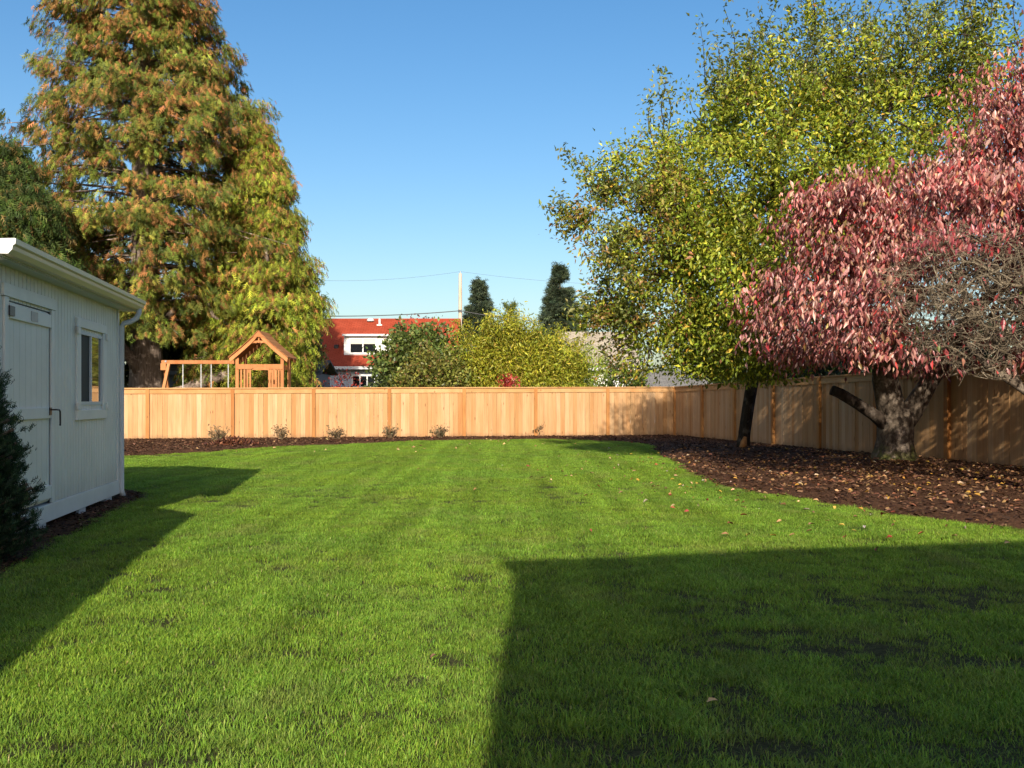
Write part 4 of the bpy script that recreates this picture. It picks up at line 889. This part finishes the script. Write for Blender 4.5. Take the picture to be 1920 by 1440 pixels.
# ------------------------------------------------------------------ playset behind the fence
def playset():
    Y = 33.0; X = lambda px: far_x(px, Y); Z = lambda py: far_z(py, Y)
    cx = X(494); root = tag(empty('wooden_playset', (cx, Y, 0)), 'stained wooden play tower with pointed roof and swing beam behind the fence', 'playset')
    def W(mb, name, mat='play', par=None, bevel=0.0): return mb.build(name, M[mat], par or root, un(root) if par is None else (0, 0, 0), bevel=bevel)
    ya, yb = Y - 0.5, Y + 0.5; xa, xb = X(453), X(536)
    for x in (xa, xb):
        for yy in (ya, yb): W(MB().box((x - 0.055, yy - 0.045, 0), (x + 0.055, yy + 0.045, Z(672))), 'tower_post', bevel=0.006)
    ze, zp = Z(673), Z(622); xe0, xe1 = X(441), X(548); xm = X(494)
    # bell-shaped gable rafters
    def rafter(s, yy):
        pts = []
        for u in np.linspace(0, 1, 7):
            x = xm + s * (xe1 - xm) * u; z = zp - (zp - ze) * (u ** 0.86); pts.append((x, z))
        mb = MB()
        poly = [(x, yy, z) for x, z in pts] + [(x - s * 0.03, yy, z - 0.13) for x, z in pts[::-1]]
        return mb.prism(poly, (0, 0.05, 0))
    for yy in (ya - 0.16, yb + 0.11):
        for s in (-1, 1): W(rafter(s, yy), 'rafter')
    for s in (-1, 1):                                                     # roof boards
        us = np.linspace(0.02, 1.0, 9)
        for k in range(8):
            u0, u1 = us[k], us[k + 1] - 0.012
            f = lambda u: (xm + s * (xe1 + 0.03 - xm) * u, zp + 0.005 - (zp - ze) * (u ** 0.86))
            (x0, z0), (x1, z1) = f(u0), f(u1)
            W(MB().prism([(x0, ya - 0.22, z0), (x1, ya - 0.22, z1), (x1, ya - 0.22, z1 + 0.022), (x0, ya - 0.22, z0 + 0.022)], (0, yb - ya + 0.44, 0)), 'roof_board')
    yf = ya - 0.10
    W(MB().prism([(xm, yf - 0.085, zp - 0.02), (xm - 0.20, yf - 0.085, zp - 0.22), (xm + 0.20, yf - 0.085, zp - 0.22)], (0, 0.02, 0)), 'gable_panel')
    arc = [(xm + 0.40 * u, yf, Z(645) - 0.05 + 0.10 * (1 - u * u)) for u in np.linspace(-1, 1, 9)]
    mb = MB()
    for a, b in zip(arc[:-1], arc[1:]): mb.bar(a, b, 0.04, 0.07)
    W(mb, 'arched_brace')
    for dx in (-0.15, 0.0, 0.15): W(MB().bar((xm + dx * 0.5, yf, Z(645)), (xm + dx, yf, Z(632) - abs(dx) * 0.3) if dx == 0 else (xm + dx * 1.5, yf, Z(640)), 0.045, 0.045, (0, 1, 0)), 'gable_strut')
    # railing: top board with an arched cut, balusters
    zr1, zr0 = Z(684), Z(693)
    n = 9; arcp = [(xm + 0.26 * u, zr0 + 0.07 * (1 - u * u)) for u in np.linspace(1, -1, n)]
    poly = [(xa - 0.03, ya - 0.07, zr1), (xa - 0.03, ya - 0.07, zr0)] + [(x, ya - 0.07, z) for x, z in arcp[::-1]] + [(xb + 0.03, ya - 0.07, zr0), (xb + 0.03, ya - 0.07, zr1)]
    W(MB().prism(poly, (0, 0.025, 0)), 'rail_board')
    for x in (X(460.5), X(466.5), X(524.5), X(529.5)):
        W(MB().box((x - 0.03, ya - 0.04, 1.0), (x + 0.03, ya - 0.02, zr0 + 0.005)), 'baluster')
    for x in (X(474.5), X(515.5)):
        mb = MB()
        for a, b in ((-0.075, -0.018), (0.018, 0.075)): mb.box((x + a, ya - 0.042, 1.0), (x + b, ya - 0.018, zr0 + 0.004))
        mb.box((x - 0.018, ya - 0.042, zr0 - 0.12), (x + 0.018, ya - 0.018, zr0 + 0.004)); mb.box((x - 0.018, ya - 0.042, 1.0), (x + 0.018, ya - 0.018, 1.25)); W(mb, 'slotted_panel')
    for x in (X(499), X(507)): W(MB().box((x - 0.05, yb - 0.02, 0.9), (x + 0.05, yb + 0.0, zr0)), 'back_board')
    W(MB().box((xa, yb - 0.02, zr0), (xb, yb + 0.005, zr1)), 'rail_board')
    W(MB().box((xa, ya, 0.95), (xb, yb, 1.0)), 'deck')
    # swing beam, A-frame, chains, seats
    zb1, zb0 = Z(675.5), Z(682.5); xl = X(303)
    W(MB().box((xl, Y - 0.045, zb0), (xa - 0.06, Y + 0.045, zb1)), 'swing_beam', bevel=0.008)
    W(MB().box((xl - 0.01, Y - 0.08, Z(694)), (xl + 0.17, Y - 0.05, zb0 + 0.02)), 'beam_bracket')
    for s, xbot in ((-1, X(322) - 0.40), (1, X(300))):
        W(MB().bar((X(318) if s < 0 else X(307), Y + s * 0.06, zb0), (xbot + 0.15, Y + s * 1.0, 0), 0.10, 0.10, (0, 1, 0)), 'swing_leg', bevel=0.006)
    W(MB().box((X(310), Y - 0.062, zb0 + 0.06), (X(310) + 0.06, Y - 0.046, zb0 + 0.12)), 'bolt_plate', 'plate')
    for x in (343, 377, 396, 428):
        mb = MB().tube([(X(x), Y, zb0), (X(x), Y, 0.55)], 0.016, 6); W(mb, 'chain', 'chain')
    for a, b in ((343, 377), (396, 428)): W(MB().box((X(a), Y - 0.09, 0.52), (X(b), Y + 0.09, 0.55)), 'swing_seat', 'dark_metal')
playset()

# ------------------------------------------------------------------ houses beyond
def lap_wall(root, name, x0, x1, y, z0, z1, mat, depth=0.3, rows=None):
    "a wall box with proud lap boards on the face towards the viewer"
    w = MB().box((x0, y, z0), (x1, y + depth, z1)).build(name, M[mat], root, un(root))
    n = max(1, int((z1 - z0) / 0.20))
    for k in range(n):
        za = z0 + (z1 - z0) * k / n; zb_ = z0 + (z1 - z0) * (k + 1) / n
        MB().add([(x0, y - 0.022, za), (x1, y - 0.022, za), (x1, y - 0.006, zb_), (x0, y - 0.006, zb_), (x0, y - 0.001, za), (x1, y - 0.001, za), (x1, y - 0.001, zb_), (x0, y - 0.001, zb_)],
                 [(0,1,2,3),(0,4,5,1),(3,2,6,7),(0,3,7,4),(1,5,6,2)]).build('lap_board', M[mat], w)
    return w

def house_window(root, x0, x1, z0, z1, y, mull=1, bars=0, blind=False):
    f = MB(); t_ = 0.09
    for a, b in (((x0 - t_, y - 0.05, z0 - t_), (x0, y + 0.02, z1 + t_)), ((x1, y - 0.05, z0 - t_), (x1 + t_, y + 0.02, z1 + t_)), ((x0, y - 0.05, z0 - t_), (x1, y + 0.02, z0)), ((x0, y - 0.05, z1), (x1, y + 0.02, z1 + t_))): f.box(a, b)
    for k in range(1, mull + 1):
        xm = x0 + (x1 - x0) * k / (mull + 1); f.box((xm - 0.035, y - 0.045, z0), (xm + 0.035, y + 0.015, z1))
    if bars: f.box((x0, y - 0.04, (z0 + z1) / 2 - 0.025), (x1, y + 0.01, (z0 + z1) / 2 + 0.025))
    o = f.build('window', M['white'], root, un(root))
    MB().box((x0, y - 0.028, z0), (x1, y - 0.024, z1)).build('pane', M['glass'], o)
    if blind: MB().box((x0 + 0.01, y - 0.0345, z1 - 0.28), (x1 - 0.01, y - 0.0295, z1 - 0.01)).build('blind', M['beige'], o)
    return o

def red_house():
    Y = 56.0; X = lambda px: far_x(px, Y); Z = lambda py: far_z(py, Y)
    x0, x1 = X(500), X(856); zr = far_z(598, Y + 4.6); ze = Z(688); yr = Y + 4.6
    root = tag(empty('red_roofed_house', ((x0 + x1) / 2, Y, 0)), 'house with painted bluish shade on its walls, red shingle roof and white dormer beyond the fence', 'house')
    lap_wall(root, 'wall', x0 + 0.2, x1 - 0.3, Y + 0.4, 0, ze - 0.06, 'blue_shade_siding')
    ov = -0.1
    sl = Vector((0, yr - (Y + ov), zr - ze)); L = sl.length; ang = math.atan2(sl.z, sl.y)
    for s in (1, -1):
        mb = MB().box((x0, 0, -0.06), (x1, L, 0.0))
        o = mb.build('roof_slope', M['redroof'], root)
        base = Vector((0, Y + ov, ze)) if s > 0 else Vector((0, 2 * yr - Y - ov, ze))
        o.rotation_euler = (ang, 0, 0) if s > 0 else (math.pi - ang, 0, 0)
        o.location = base - Vector(root.location)
        if s < 0: o.location.z -= 0.02
    MB().box((x0, Y + ov - 0.08, ze - 0.14), (x1, Y + ov - 0.002, ze + 0.03)).build('eave_gutter', M['white'], root, un(root))
    MB().prism([(x1 - 0.3, Y + 0.4, ze - 0.08), (x1 - 0.3, 2 * yr - Y - 0.4, ze - 0.08), (x1 - 0.3, yr, zr - 0.12)], (0.1, 0, 0)).build('gable_wall', M['blue_shade_siding'], root, un(root))
    MB().box((x1 - 0.35, Y + 0.75, 0), (x1 - 0.25, 2 * yr - Y - 0.4, ze - 0.08)).build('side_wall', M['blue_shade_siding'], root, un(root))
    # white dormer
    dY = Y + 1.0; DX = lambda px: far_x(px, dY); DZ = lambda py: far_z(py, dY)
    lap_wall(root, 'dormer_wall', DX(645), DX(742), dY, DZ(672), DZ(630), 'white', depth=2.6)
    MB().prism([(DX(643), dY - 0.22, DZ(629)), (DX(643), dY + 3.2, DZ(629) + 0.28), (DX(643), dY + 3.2, DZ(629) + 0.33), (DX(643), dY - 0.22, DZ(629) + 0.05)], (DX(745) - DX(643), 0, 0)).build('dormer_roof', M['redroof'], root, un(root))
    MB().box((DX(643), dY - 0.28, DZ(629) - 0.05), (DX(745), dY - 0.222, DZ(629) + 0.07)).build('dormer_fascia', M['white'], root, un(root))
    house_window(root, DX(657.5), DX(704), DZ(661), DZ(636), dY - 0.02, 1, 0, True)
    house_window(root, X(585), X(601), Z(745), Z(701), Y + 0.38, 0, 1)
    house_window(root, X(660), X(700), Z(745), Z(705), Y + 0.38, 2, 1)
    # roof fittings: skylight dome, vent pipe, vents
    def on_roof(px, py):
        # intersect the view ray with the front slope
        for yy in np.linspace(Y, yr, 200):
            if far_z(py, yy) <= ze + (yy - Y - ov) / (yr - Y - ov) * (zr - ze): return far_x(px, yy), yy, far_z(py, yy)
        return far_x(px, yr), yr, zr
    x, y_, z = on_roof(713, 603)
    MB().tube([(x - 0.6, y_, z + 0.02), (x - 0.6, y_, z + 0.12), (x - 0.6, y_, z + 0.22)], [0.24, 0.22, 0.10], 12).build('round_vent', M['white'], root, un(root), smooth=True)
    MB().tube([(x, y_ - 0.3, z - 0.3), (x, y_ - 0.3, z + 0.15)], 0.07, 8).build('vent_pipe', M['white'], root, un(root))
    MB().box((x - 0.16, y_ - 0.42, z - 0.35), (x + 0.16, y_ - 0.18, z - 0.20)).build('pipe_flashing', M['white'], root, un(root))
    for px, py in ((631, 651), (827, 611)):
        x, y_, z = on_roof(px, py); MB().box((x - 0.13, y_ - 0.15, z - 0.1), (x + 0.13, y_ + 0.12, z + 0.14)).build('roof_vent', M['dark_metal'], root, un(root), bevel=0.02)
    x, y_, z = on_roof(609, 679); MB().box((x - 0.09, y_ - 0.1, z - 0.05), (x + 0.09, y_ + 0.1, z + 0.12)).build('roof_vent', M['white'], root, un(root))
red_house()

def low_building(label, name, x0, x1, Y, ze, depth, rise, wallm, roofm, win=None):
    root = tag(empty(name, ((x0 + x1) / 2, Y, 0)), label, 'house')
    lap_wall(root, 'wall', x0, x1, Y, 0, ze, wallm, depth=depth)
    ym = Y + depth / 2
    for s in (1, -1):
        ya = Y - 0.35 if s > 0 else Y + depth + 0.35
        MB().prism([(x0 - 0.3, ya, ze - 0.02), (x0 - 0.3, ym, ze + rise), (x0 - 0.3, ym, ze + rise + 0.08), (x0 - 0.3, ya, ze + 0.06)], (x1 - x0 + 0.6, 0, 0)).build('roof_slope', M[roofm], root, un(root))
    MB().box((x0 - 0.3, Y - 0.43, ze - 0.08), (x1 + 0.3, Y - 0.352, ze + 0.06)).build('eave_board', M['white'] if wallm != 'darkblue' else M['darkblue'], root, un(root))
    if win: house_window(root, *win, Y - 0.02)
    return root
low_building('low dark blue clapboard outbuilding behind the swings', 'blue_outbuilding', -14.6, -8.0, 39.6, 2.35, 3.0, 0.5, 'darkblue', 'greyroof')
low_building('white-walled house with tan roof showing beside the broadleaf tree', 'tan_roofed_house', far_x(1062, 50), far_x(1190, 50), 50.0, far_z(692, 50), 7.0, 2.1, 'white', 'tanroof')
low_building('grey-roofed house glimpsed past the fence corner under the broadleaf tree', 'grey_roofed_house', far_x(1225, 46), far_x(1330, 46), 46.0, far_z(736, 46), 5.0, 1.0, 'blue_shade_siding', 'greyroof')

# ------------------------------------------------------------------ utility pole and wires
PY = 66.0; px_ = far_x(863, PY); pz = far_z(513, PY)
pole = tag(empty('utility_pole', (px_, PY, 0)), 'tall plain wooden utility pole rising beside the red roof', 'utility pole')
MB().tube([(0, 0, -0.1), (0, 0, 3), (0, 0, pz - 0.25), (0, 0, pz)], [0.15, 0.14, 0.115, 0.11], 10).build('shaft', M['pole'], pole, smooth=True)
MB().tube([(0, 0, pz), (0, 0, pz + 0.14)], 0.04, 8).build('insulator', M['plate'], pole)
for dz in (2.55,): MB().box((-0.14, -0.16, pz - dz - 0.08), (0.14, -0.10, pz - dz + 0.08)).build('wire_clamp', M['dark_metal'], pole)
def wire(label, p, q, sag, r):
    pts = [Vector(p).lerp(Vector(q), u) - Vector((0, 0, sag * 4 * u * (1 - u))) for u in np.linspace(0, 1, 15)]
    o = MB().tube([tuple(v - Vector(p)) for v in pts], r, 5).build('power_line', M['wire'], None, p); tag(o, label, 'power line', 'overhead lines at the utility pole')
zl = far_z(583, PY)
wire('lower thick cable running left from the utility pole over the red roof', (px_, PY - 0.13, zl), (far_x(560, 62), 62, far_z(592, 62)), 0.15, 0.030)
wire('lower thick cable running right from the utility pole behind the spruces', (px_, PY - 0.13, zl), (far_x(1330, 66), 66, far_z(590, 66)), 0.75, 0.026)
wire('thin upper wire running left from the top of the utility pole', (px_, PY, pz + 0.14), (far_x(520, 62), 62, far_z(522, 62)), 0.35, 0.007)
wire('thin upper wire running right from the top of the utility pole', (px_, PY, pz + 0.14), (far_x(1330, 66), 66, far_z(535, 66)), 0.35, 0.007)

# ------------------------------------------------------------------ buildings behind the viewer whose shadows lie on the lawn
def back_house():
    hE = 5.6; sx, sy = SUN_AZ * hE / SUN_TAN, hE / SUN_TAN
    ex, ey = -0.06 - sx, 7.25 - sy; a = math.atan2(0.232, 1.0)
    root = tag(empty('house', (ex, ey, 0), a), 'two-storey house behind the viewer, out of view, shading the right of the lawn', 'house')
    MB().box((-0.03, -8.4, 0), (15.0, -0.45, hE - 0.10)).build('wall', M['siding'], root)
    MB().prism([(0, 0, hE - 0.1), (0, -8.9, hE - 0.1), (0, -8.9, hE), (0, -4.45, hE + 1.3), (0, 0, hE)], (15.4, 0, 0), (-0.02, 0, 0)).build('roof', M['greyroof'], root)
    for z in (0.9, 3.5):
        for x in (2.0, 6.0, 10.0):
            w = MB().box((x, -0.45, z), (x + 1.6, -0.38, z + 1.3)).build('window', M['white'], root)
            MB().box((x + 0.1, -0.379, z + 0.1), (x + 1.5, -0.374, z + 1.2)).build('pane', M['glass'], w)
back_house()
def back_garage():
    hE = 3.0; sx, sy = SUN_AZ * hE / SUN_TAN, hE / SUN_TAN
    ex, ey = -3.32 - sx, 10.24 - sy; a = math.atan(0.184)
    root = tag(empty('garage', (ex, ey, 0), a), 'garage left of the viewer, out of view, shading the lawn beside the shed', 'garage')
    MB().box((-5.2, -9.0, 0), (-0.25, -0.2, hE - 0.06)).build('wall', M['siding'], root)
    MB().prism([(0, 0, hE - 0.08), (0, 0, hE), (-2.7, 0, hE + 1.35), (-5.4, 0, hE), (-5.4, 0, hE - 0.08)], (0, -9.2, 0)).build('roof', M['greyroof'], root)
    d = MB().box((-3.9, -0.2, 0), (-1.5, -0.15, 2.1)).build('garage_door', M['white'], root)
back_garage()

# ------------------------------------------------------------------ grass (instanced tufts), mulch chips, fallen leaves
def tuft_mesh(i, nb, rad, hmin, hmax, w, nlong=0):
    rng = np.random.default_rng(200 + i); P = rng.normal(size=(nb, 2)) * rad * 0.55
    h = rng.uniform(hmin, hmax, nb); h[:nlong] *= 1.75; az = rng.random(nb) * 6.283; ln = rng.uniform(0.25, 1.15, nb) * h
    d = np.stack([np.cos(az), np.sin(az)], -1); s = np.stack([-d[:, 1], d[:, 0]], -1); ww = w * rng.uniform(0.7, 1.3, nb)
    V = np.zeros((nb, 5, 3))
    for k, (u, lf, wf) in enumerate(((0, 0, 1), (0, 0, -1), (0.6, 0.42, 0.8), (0.6, 0.42, -0.8), (1.0, 1.0, 0))):
        V[:, k, :2] = P + d * (ln * lf)[:, None] + s * (ww * wf * 0.5)[:, None]; V[:, k, 2] = h * u * (1 - 0.18 * (u > 0.9)) - 0.004
    f = np.array([(0, 1, 3), (0, 3, 2), (2, 3, 4)]); F = (np.arange(nb) * 5)[:, None, None] + f[None]
    c = pick_cols([(0.18, 0.325, 0.034), (0.235, 0.38, 0.046), (0.138, 0.27, 0.032), (0.29, 0.38, 0.08), (0.38, 0.34, 0.17)], [4, 3, 2.4, 0.8, 0.15], nb, 0.16, rng)
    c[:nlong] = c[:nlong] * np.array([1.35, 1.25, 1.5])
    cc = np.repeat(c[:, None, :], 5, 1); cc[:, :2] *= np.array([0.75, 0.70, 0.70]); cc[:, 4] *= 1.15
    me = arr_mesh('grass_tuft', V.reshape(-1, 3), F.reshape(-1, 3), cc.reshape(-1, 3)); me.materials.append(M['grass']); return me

proto = bpy.data.collections.new('tuft_prototypes')
for i in range(6):
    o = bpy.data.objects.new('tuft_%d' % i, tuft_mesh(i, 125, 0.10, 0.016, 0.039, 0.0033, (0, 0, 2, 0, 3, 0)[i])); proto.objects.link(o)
def grass():
    rng = np.random.default_rng(77); pts = []
    for y0, y1, dens in ((2.4, 6, 190), (6, 11, 150), (11, 18, 105), (18, 32, 80)):
        n = int(dens * (y1 - y0) * 24); x = rng.uniform(-12.5, 11.5, n); y = rng.uniform(y0, y1, n)
        k = np.abs(x) < 0.53 * y + 2.6; x, y = x[k], y[k]
        pts.append(np.stack([x, y], -1))
    P = np.concatenate(pts)
    P = P[(sdist(bed_s, P[:, 0], P[:, 1]) + wob(P[:, 0], P[:, 1]) * 0.8 < 0.04) & (sdist(shed_s, P[:, 0], P[:, 1]) + wob(P[:, 0], P[:, 1]) * 0.6 < 0.03)]
    # inside the shed outline nothing grows
    c, s = math.cos(SH_A), math.sin(SH_A); lx = (P[:, 0] + 4.75) * c + (P[:, 1] - 11.7) * s; ly = -(P[:, 0] + 4.75) * s + (P[:, 1] - 11.7) * c
    P = P[~((lx < 0.05) & (ly < 0.05) & (ly > Y0 - 0.1) & (lx > X1 - 0.1))]
    # worn patches with bare soil, mostly in the near right of the lawn
    bald = np.zeros(len(P)); nz = np.array([mnoise.noise(Vector((p[0] * 2.3, p[1] * 2.3, 3.1))) + 0.5 * mnoise.noise(Vector((p[0] * 6, p[1] * 6, 9.0))) for p in P])
    for cx, cy, rx, ry, a in ((1.72, 4.78, 0.55, 0.13, 0.9), (2.1, 4.45, 0.5, 0.10, 0.8), (1.15, 5.0, 0.25, 0.10, 0.8), (2.75, 4.75, 0.25, 0.12, 0.8), (1.42, 3.70, 0.16, 0.12, 0.9), (1.62, 3.32, 0.22, 0.12, 0.9), (0.86, 3.6, 0.04, 0.5, 0.75),
                              (0.98, 3.28, 0.25, 0.12, 0.7), (0.45, 3.3, 0.2, 0.12, 0.6), (0.65, 4.6, 0.16, 0.16, 0.5), (0.2, 3.9, 0.2, 0.15, 0.45), (-1.05, 4.52, 0.14, 0.12, 0.28), (-0.35, 4.2, 0.12, 0.25, 0.2), (-1.7, 3.35, 0.2, 0.1, 0.3), (2.5, 5.9, 0.5, 0.2, 0.5), (1.4, 5.6, 0.4, 0.15, 0.4),
                              (-2.6, 3.3, 0.4, 0.15, 0.35), (-6.8, 21.5, 1.3, 0.35, 0.55), (-4.6, 23.0, 1.2, 0.3, 0.5), (-7.3, 20.3, 0.8, 0.25, 0.5)):
        bald = np.maximum(bald, a * np.clip(1.5 - ((P[:, 0] - cx) / rx / 1.3) ** 2 - ((P[:, 1] - cy) / ry / 1.4) ** 2, 0, 1))
    pr = np.clip(bald * 1.5, 0, 1.2) * (0.85 + 0.8 * nz) + np.clip(nz - 0.5, 0, 1) * 0.8 * ((P[:, 1] < 7) & (P[:, 0] > 0))
    kk = rng.random(len(P)) > np.clip(pr, 0, 0.66); P = P[kk]; bald = bald[kk]; n = len(P)
    V = np.stack([P[:, 0], P[:, 1], lawn_z(P[:, 0], P[:, 1])], -1)
    me = bpy.data.meshes.new('grass'); me.vertices.add(n); me.vertices.foreach_set('co', V.astype(np.float32).ravel())
    sc = rng.uniform(0.7, 1.25, n) * (1 + 0.30 * np.clip(np.array([mnoise.noise(Vector((p[0] * 1.1, p[1] * 1.1, 20))) for p in P]), -1, 1)) * np.where(P[:, 1] > 14, 1.2, 1.0) * (1 - 0.35 * np.clip(bald, 0, 1))
    for nm, arr in (('sc', sc), ('rz', rng.random(n) * 6.283)):
        a = me.attributes.new(nm, 'FLOAT', 'POINT'); a.data.foreach_set('value', arr.astype(np.float32))
    o = link('grass', me, M['grass']); tag(o, 'freshly laid green lawn of short grass', 'grass', kind='stuff')
    ng = bpy.data.node_groups.new('grass_scatter', 'GeometryNodeTree')
    ng.interface.new_socket('Geometry', in_out='INPUT', socket_type='NodeSocketGeometry'); ng.interface.new_socket('Geometry', in_out='OUTPUT', socket_type='NodeSocketGeometry')
    N = ng.nodes; L = ng.links; gi = N.new('NodeGroupInput'); go = N.new('NodeGroupOutput')
    ci = N.new('GeometryNodeCollectionInfo'); ci.inputs['Collection'].default_value = proto; ci.inputs['Separate Children'].default_value = True; ci.inputs['Reset Children'].default_value = True
    m2p = N.new('GeometryNodeMeshToPoints'); L.new(gi.outputs[0], m2p.inputs[0])
    ip = N.new('GeometryNodeInstanceOnPoints'); ip.inputs['Pick Instance'].default_value = True
    a1 = N.new('GeometryNodeInputNamedAttribute'); a1.data_type = 'FLOAT'; a1.inputs[0].default_value = 'sc'
    a2 = N.new('GeometryNodeInputNamedAttribute'); a2.data_type = 'FLOAT'; a2.inputs[0].default_value = 'rz'
    cb = N.new('ShaderNodeCombineXYZ'); L.new(a2.outputs[0], cb.inputs[2])
    L.new(m2p.outputs[0], ip.inputs['Points']); L.new(ci.outputs[0], ip.inputs['Instance']); L.new(cb.outputs[0], ip.inputs['Rotation']); L.new(a1.outputs[0], ip.inputs['Scale'])
    L.new(ip.outputs[0], go.inputs[0])
    md = o.modifiers.new('scatter', 'NODES'); md.node_group = ng
    print('grass tufts', n)
grass()

CHIP_T = np.array([(-0.5, -0.5, 0), (0.5, -0.42, 0.06), (0.42, 0.5, 0), (-0.4, 0.45, 0.10)], float); CHIP_F = np.array([(0, 1, 2), (0, 2, 3)])
def chips(name, poly, n, box, zf, seed, label, smin=0.02, smax=0.07, pal=None, wts=None, inset=0.0, far=None):
    rng = np.random.default_rng(seed); x = rng.uniform(box[0], box[1], n); y = rng.uniform(box[2], box[3], n)
    k = sdist(poly, x, y) + wob(x, y) * 0.8 > inset; x, y = x[k], y[k]
    if far is not None: k = far(x, y); x, y = x[k], y[k]
    n = len(x); C = np.stack([x, y, zf(x, y) + rng.uniform(0.004, 0.018, n)], -1)
    az = rng.random(n) * 6.283; d = np.stack([np.cos(az), np.sin(az), rng.normal(size=n) * 0.25], -1); nh = np.array([0, 0, 1.0]) + rng.normal(size=(n, 3)) * 0.3
    s = rng.uniform(smin, smax, n)
    V, F = scatter_template(CHIP_T, CHIP_F, C, d, nh, s, s * rng.uniform(0.25, 0.6, n))
    c = pick_cols(pal or [(0.12, 0.060, 0.033), (0.075, 0.036, 0.021), (0.19, 0.105, 0.06), (0.036, 0.018, 0.012)], wts or [3, 3, 2, 3], n, 0.2, rng)
    o = link(name, arr_mesh(name, V, F, np.repeat(c, 4, 0)), M['chips']); tag(o, label, 'mulch', kind='stuff')
inside_yard = lambda x, y: ((np.stack([x, y], -1) - FC) @ AP < -0.05) & ((np.stack([x, y], -1) - FC) @ AX < -0.05)
chips('mulch_chips', bed_s, 75000, (-13, 10.5, 8, 34), right_z, 301, 'reddish-brown bark mulch along the fences', 0.03, 0.085, far=inside_yard)
chips('mulch_chips', shed_s, 16000, (-5.0, -3.0, 4.8, 13), lambda x, y: mulch_z(shed_s, x, y, 0.04), 302, 'dark bark mulch strip beside the shed', 0.015, 0.05)

def litter():
    rng = np.random.default_rng(401); Cs = []; cols = []; sz = []
    # on the bed under the trees
    n = 8500; x = rng.normal(6.9, 2.2, n); y = rng.normal(16.0, 3.8, n); k = (sdist(bed_s, x, y) > -0.1) & inside_yard(x, y); x, y = x[k], y[k]
    cl = np.array([mnoise.noise(Vector((a * 1.1, b * 0.9, 5.0))) + 0.6 * mnoise.noise(Vector((a * 3.1, b * 3.1, 2.0))) for a, b in zip(x, y)]); k = rng.random(len(x)) < np.clip(0.45 + 1.3 * cl, 0.06, 1); x, y = x[k], y[k]
    Cs.append(np.stack([x, y, right_z(x, y) + rng.uniform(0.015, 0.03, len(x))], -1))
    cols.append(pick_cols([(0.27, 0.145, 0.065), (0.35, 0.21, 0.095), (0.20, 0.08, 0.04), (0.36, 0.20, 0.035), (0.13, 0.06, 0.035), (0.42, 0.30, 0.20)], [3, 2, 3, 1.2, 4, 0.5], len(x), 0.2, rng)); sz.append(rng.uniform(0.04, 0.085, len(x)))
    # blown on to the lawn
    n = 900; x = rng.normal(4.5, 2.4, n); y = rng.normal(14.5, 5.0, n); k = (sdist(bed_s, x, y) < 0) & (y > 3.5) & (x > -2.5) & (rng.random(n) < np.clip(1.1 + sdist(bed_s, x, y) * 0.22, 0.12, 1)); x, y = x[k], y[k]
    Cs.append(np.stack([x, y, lawn_z(x, y) + rng.uniform(0.035, 0.05, len(x))], -1))
    cols.append(pick_cols([(0.40, 0.22, 0.11), (0.46, 0.30, 0.16), (0.33, 0.07, 0.05), (0.44, 0.30, 0.05), (0.20, 0.10, 0.06), (0.5, 0.40, 0.32)], [2, 2, 2, 1.5, 2, 1], len(x), 0.2, rng)); sz.append(rng.uniform(0.04, 0.08, len(x)))
    # a few on the back bed and the left lawn
    n = 60; x = rng.uniform(-9, 2, n); y = rng.uniform(22, 30, n); k = inside_yard(x, y); x, y = x[k], y[k]; z = np.maximum(right_z(x, y), lawn_z(x, y) + 0.03)
    Cs.append(np.stack([x, y, z + 0.02], -1)); cols.append(pick_cols([(0.45, 0.30, 0.14), (0.25, 0.12, 0.07)], [1, 1], len(x), 0.2, rng)); sz.append(rng.uniform(0.05, 0.10, len(x)))
    C = np.concatenate(Cs); c = np.concatenate(cols); s = np.concatenate(sz); n = len(C); az = rng.random(n) * 6.283
    d = np.stack([np.cos(az), np.sin(az), rng.normal(size=n) * 0.25], -1); nh = np.array([0, 0, 1.0]) + rng.normal(size=(n, 3)) * 0.45
    T = LEAF_T * np.array([0.85, 1, 1.8]); V, F = scatter_template(T, LEAF_F, C, d, nh, s)
    o = link('fallen_leaves', arr_mesh('fallen_leaves', V, F, np.repeat(c, len(T), 0)), M['litter']); tag(o, 'dry fallen leaves scattered under the trees and over the lawn', 'fallen leaves', kind='stuff')
litter()
